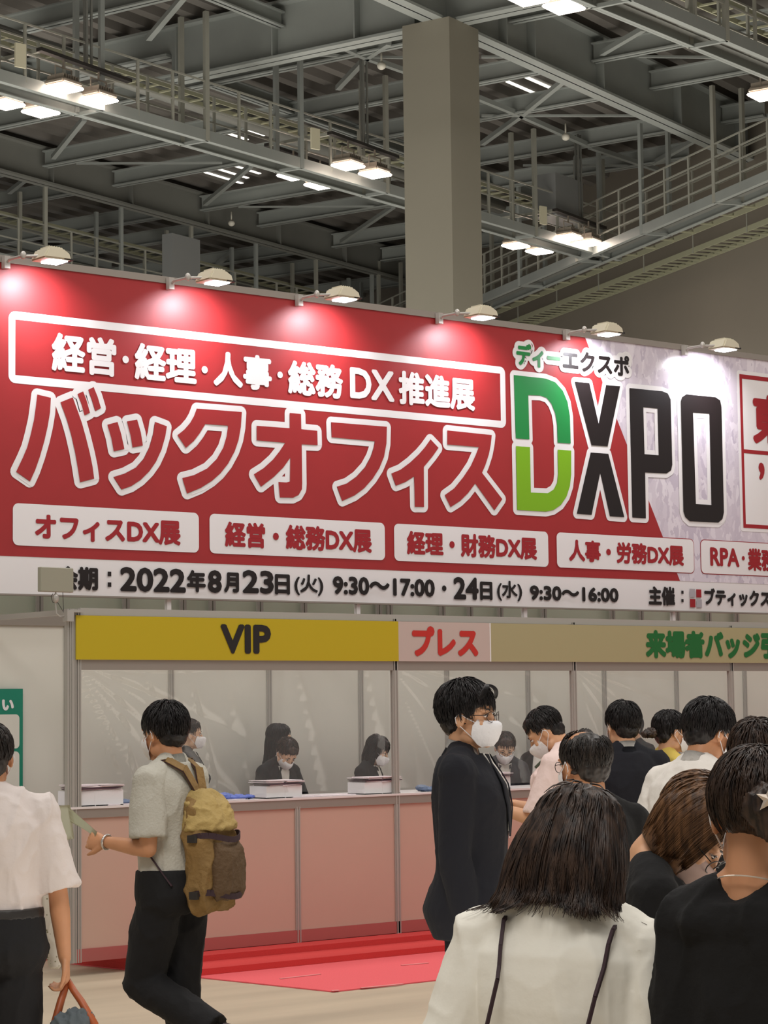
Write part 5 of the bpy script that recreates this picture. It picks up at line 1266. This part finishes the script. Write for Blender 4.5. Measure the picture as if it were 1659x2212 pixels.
for sx, pts in ((-1, ((-.105, .06, 1.40), (-.112, -.0, 1.432), (-.105, -.07, 1.40), (-.10, -.125, 1.30), (-.125, -.13, 1.15), (-.17, -.11, .95))), (1, ((.105, .06, 1.40), (.118, -.0, 1.43), (.12, -.07, 1.395), (.10, -.128, 1.28), (.07, -.135, 1.12), (.04, -.12, .95)))):
    bm = NB(); P_ = [f.warp(V(p)*1) for p in pts]; Q = []
    for a_, b_ in zip(P_, P_[1:]):
        for q_ in range(4): Q.append(a_.lerp(b_, q_/4))
    Q.append(P_[-1])
    for a_, b_ in zip(Q, Q[1:]): bar(bm, a_+V((0, -.022 if a_.y < -.02 else 0, .016 if a_.z > 1.36 else 0)), b_+V((0, -.022 if b_.y < -.02 else 0, .016 if b_.z > 1.36 else 0)), .007, .007)
    obj('camisole_strap', bm, strap_d, t)

c = dict(label='person with light brown hair looking down, wearing glasses and a black top', px=(1500, 1796), d=5.0, yaw=88, head=(20, 44, 0), fem=1, lean=10, skin=skin, vox=.006)
f, t, sc = make_person(c); trousers(f, t, blackt); top(f, t, tee_black, .9, .018, 'short', seed=24, neck=1.42, scoop=1)
mask(f, t, mask_p); eyes(f, t, shut=True); glasses(f, t, glass_k, .024, .01)
cap_hair(f, t, hair_br, 300, bulk=1.0, seed=48)
BR = [(.124, 0, -.02, .012, .012), (.118, 0, -.02, .055, .055), (.09, 0, -.018, .086, .09), (.05, 0, -.022, .098, .10), (0, 0, -.02, .102, .098), (-.05, 0, -.01, .098, .09), (-.10, 0, .0, .088, .08)]
drape_hair(f, t, hair_br, BR, 2400, math.radians(125), math.radians(415), seed=14, wav=.004, r0=.0022, name='bob_hair')
bm = NB(); pA = wl(t, sc, f.warp(V((-.07, -.03, 1.455)))); tube(bm, [at_d(1379, 1905, 4.9), at_d(1380, 1960, 4.9), at_d(1377, 2060, 4.88)], .0015, 6); tag(obj('cord', bm, white), 'thin white cord hanging down the black top of the brown haired woman', 'cord')

c = dict(label='person in a black top with hair pinned up by a star clip, right edge', px=(1636, 1766), d=4.1, yaw=4, head=(-10, 10, 4), fem=1, skin=skin2, vox=.005, armL=((-.04, .05, -1), (0, .3, -1)), fat=.88, twist=26)
f, t, sc = make_person(c); trousers(f, t, blackt); top(f, t, tee_black, .88, .022, 'short', seed=25, neck=1.425, scoop=1, slr=1.12, sl=.55, wr=.006)
mask(f, t, mask_m); eyes(f, t)
h = cap_hair(f, t, hair_b, 1300, bulk=1.6, seed=49, length=.07, nape=-.045, rr=.0018, flat=.35, occ=.028)
bm = NB(); ell(bm, f.H((.045, -.112, .010)), (.055, .040, .050)); ell(bm, f.H((.06, -.118, -.02)), (.04, .035, .04)); objm('hair_bun', remesh(bm, .005, 2, wrinkle(.006, 40)), hair_b, t, smooth=True)
bm = NB(); M = Matrix.Translation(f.H((.052, -.160, .018))) @ f.HR.to_4x4(); st = []
for i in range(10):
    r_ = .026 if i % 2 == 0 else .011; a_ = i*PI/5+.3; st.append((r_*math.cos(a_), r_*math.sin(a_)))
A_ = [bm.verts.new(M @ V((x, 0, z))) for x, z in st]; cf = bm.verts.new(M @ V((0, -.007, 0))); cb = bm.verts.new(M @ V((0, .004, 0)))
for i in range(10): bm.faces.new((A_[i], A_[(i+1) % 10], cf)); bm.faces.new((A_[(i+1) % 10], A_[i], cb))
obj('star_clip', bm, mat('clip_pearl', (214, 200, 186), .3, .4), t)
bm = NB(); tube(bm, [f.warp(V((.062*math.cos(a_), -.016+.060*math.sin(a_), 1.455-.02*math.sin(a_)))) for a_ in [2*PI*i/30 for i in range(30)]], .0016, 6, True); obj('necklace', bm, MATS['clip_pearl'], t)

# ================================================================== things on the counter
boxw = mat('carton_white', (222, 220, 222), .6); papw = mat('paper_white', (226, 214, 218), .6); papd = mat('paper_printed', (92, 66, 78), .6)
def paper_box(px, py, y, w_, label, h=.085):
    d = ray(px, py); p = CAMP+d*(y/d.y); p.z = 1.0925
    t = thing('leaflet_box', label, 'box', p)
    bm = NB(); 
    box(bm, -w_/2, w_/2, -.10, -.092, 0, h); box(bm, -w_/2, w_/2, .092, .10, 0, h); box(bm, -w_/2, -w_/2+.008, -.092, .092, 0, h); box(bm, w_/2-.008, w_/2, -.092, .092, 0, h); box(bm, -w_/2, w_/2, -.1, .1, 0, .006)
    box(bm, -w_/2+.16, -w_/2+.166, -.1015, -.10, 0, h)
    obj('carton', bm, boxw, t)
    rg = random.Random(int(px)); n = 6
    st = tag(bpy.data.objects.new('leaflet_stack', None), 'fanned printed leaflets stacked in the white box'+label.split('leaflets')[1], 'paper', None); COL.objects.link(st); st.location = p
    for i in range(n):
        for hlf in (-1, 1):
            bm = NB(); a = rg.uniform(-.06, .06); M = Matrix.Translation((hlf*w_*.23+rg.uniform(-.02, .03), rg.uniform(-.01, .01), h+.003+i*.0062)) @ Matrix.Rotation(a, 4, 'Z') @ Matrix.Rotation(rg.uniform(-.03, .03), 4, 'Y')
            box(bm, -w_*.25, w_*.25, -.105, .10, 0, .0045, M); obj('leaflet', bm, papw if i > 2 or i == 0 else papd, st)
    return t
paper_box(196, 1741, 13.02, .38, 'white open box of leaflets at the left end of the counter', .10)
paper_box(596, 1722, 13.02, .31, 'white open box of leaflets before the writing receptionist')
paper_box(808, 1714, 13.02, .33, 'white open box of leaflets left of the tall counter post')
paper_box(1052, 1703, 13.02, .30, 'white open box of leaflets behind the suited man')
blue = mat('holder_blue', (92, 112, 190), .5); bluep = mat('bag_slate_blue', (96, 112, 140), .6)
for px, py, m, lb in ((262, 1738, bluep, 'crumpled dark blue cloth roll on the left part of the counter'), (513, 1729, blue, 'bright blue folder lying left of the second leaflet box'), (935, 1709, bluep, 'folded blue grey papers beside the tall counter post')):
    d = ray(px, py); p = CAMP+d*(13.0/d.y); p.z = 1.093
    bm = NB(); ell(bm, (0, 0, .016), (.15, .05, .016)); ell(bm, (-.10, .01, .03), (.06, .04, .02)); 
    tag(objm('folder', remesh(bm, .005, 2, wrinkle(.006, 20)), m, None, p, True), lb, 'folder')
for px, py, w_, lb in ((715, 1712, .34, 'white sheets spread on the counter between two leaflet boxes'), (640, 1715, .2, 'single white sheet by the writing receptionist'), (500, 1724, .12, 'white slip under the blue folder'), (245, 1741, .2, 'white papers under the dark blue cloth roll')):
    d = ray(px, py); p = CAMP+d*(13.0/d.y); p.z = 1.093
    bm = NB(); box(bm, -w_/2, w_/2, -.08, .08, 0, .006, Matrix.Rotation(.1, 4, 'Z')); tag(obj('paper_sheet', bm, papw, None, p), lb, 'paper')
# clear plastic umbrella-like handles hooked on the counter front
clr = mat('clear_plastic', (225, 225, 222), .12, alpha=.45)
for px, py, lb in ((1093, 1752, 'shiny clear plastic sleeve hanging from the counter beside the suited man'), (1150, 1748, 'clear plastic strip hooked on the counter below the phone')):
    d = ray(px, py); p = CAMP+d*(12.85/d.y)
    bm = NB(); tube(bm, [V((-.02, 0, 0)), V((.0, -.01, .012)), V((.022, 0, 0)), V((.03, 0, -.10)), V((.034, 0, -.2)), V((.02, 0, -.205)), V((.0, 0, -.1)), V((-.02, 0, -.02))], .005, 8, True)
    tag(obj('plastic_hook', bm, clr, None, p, True), lb, 'hook')
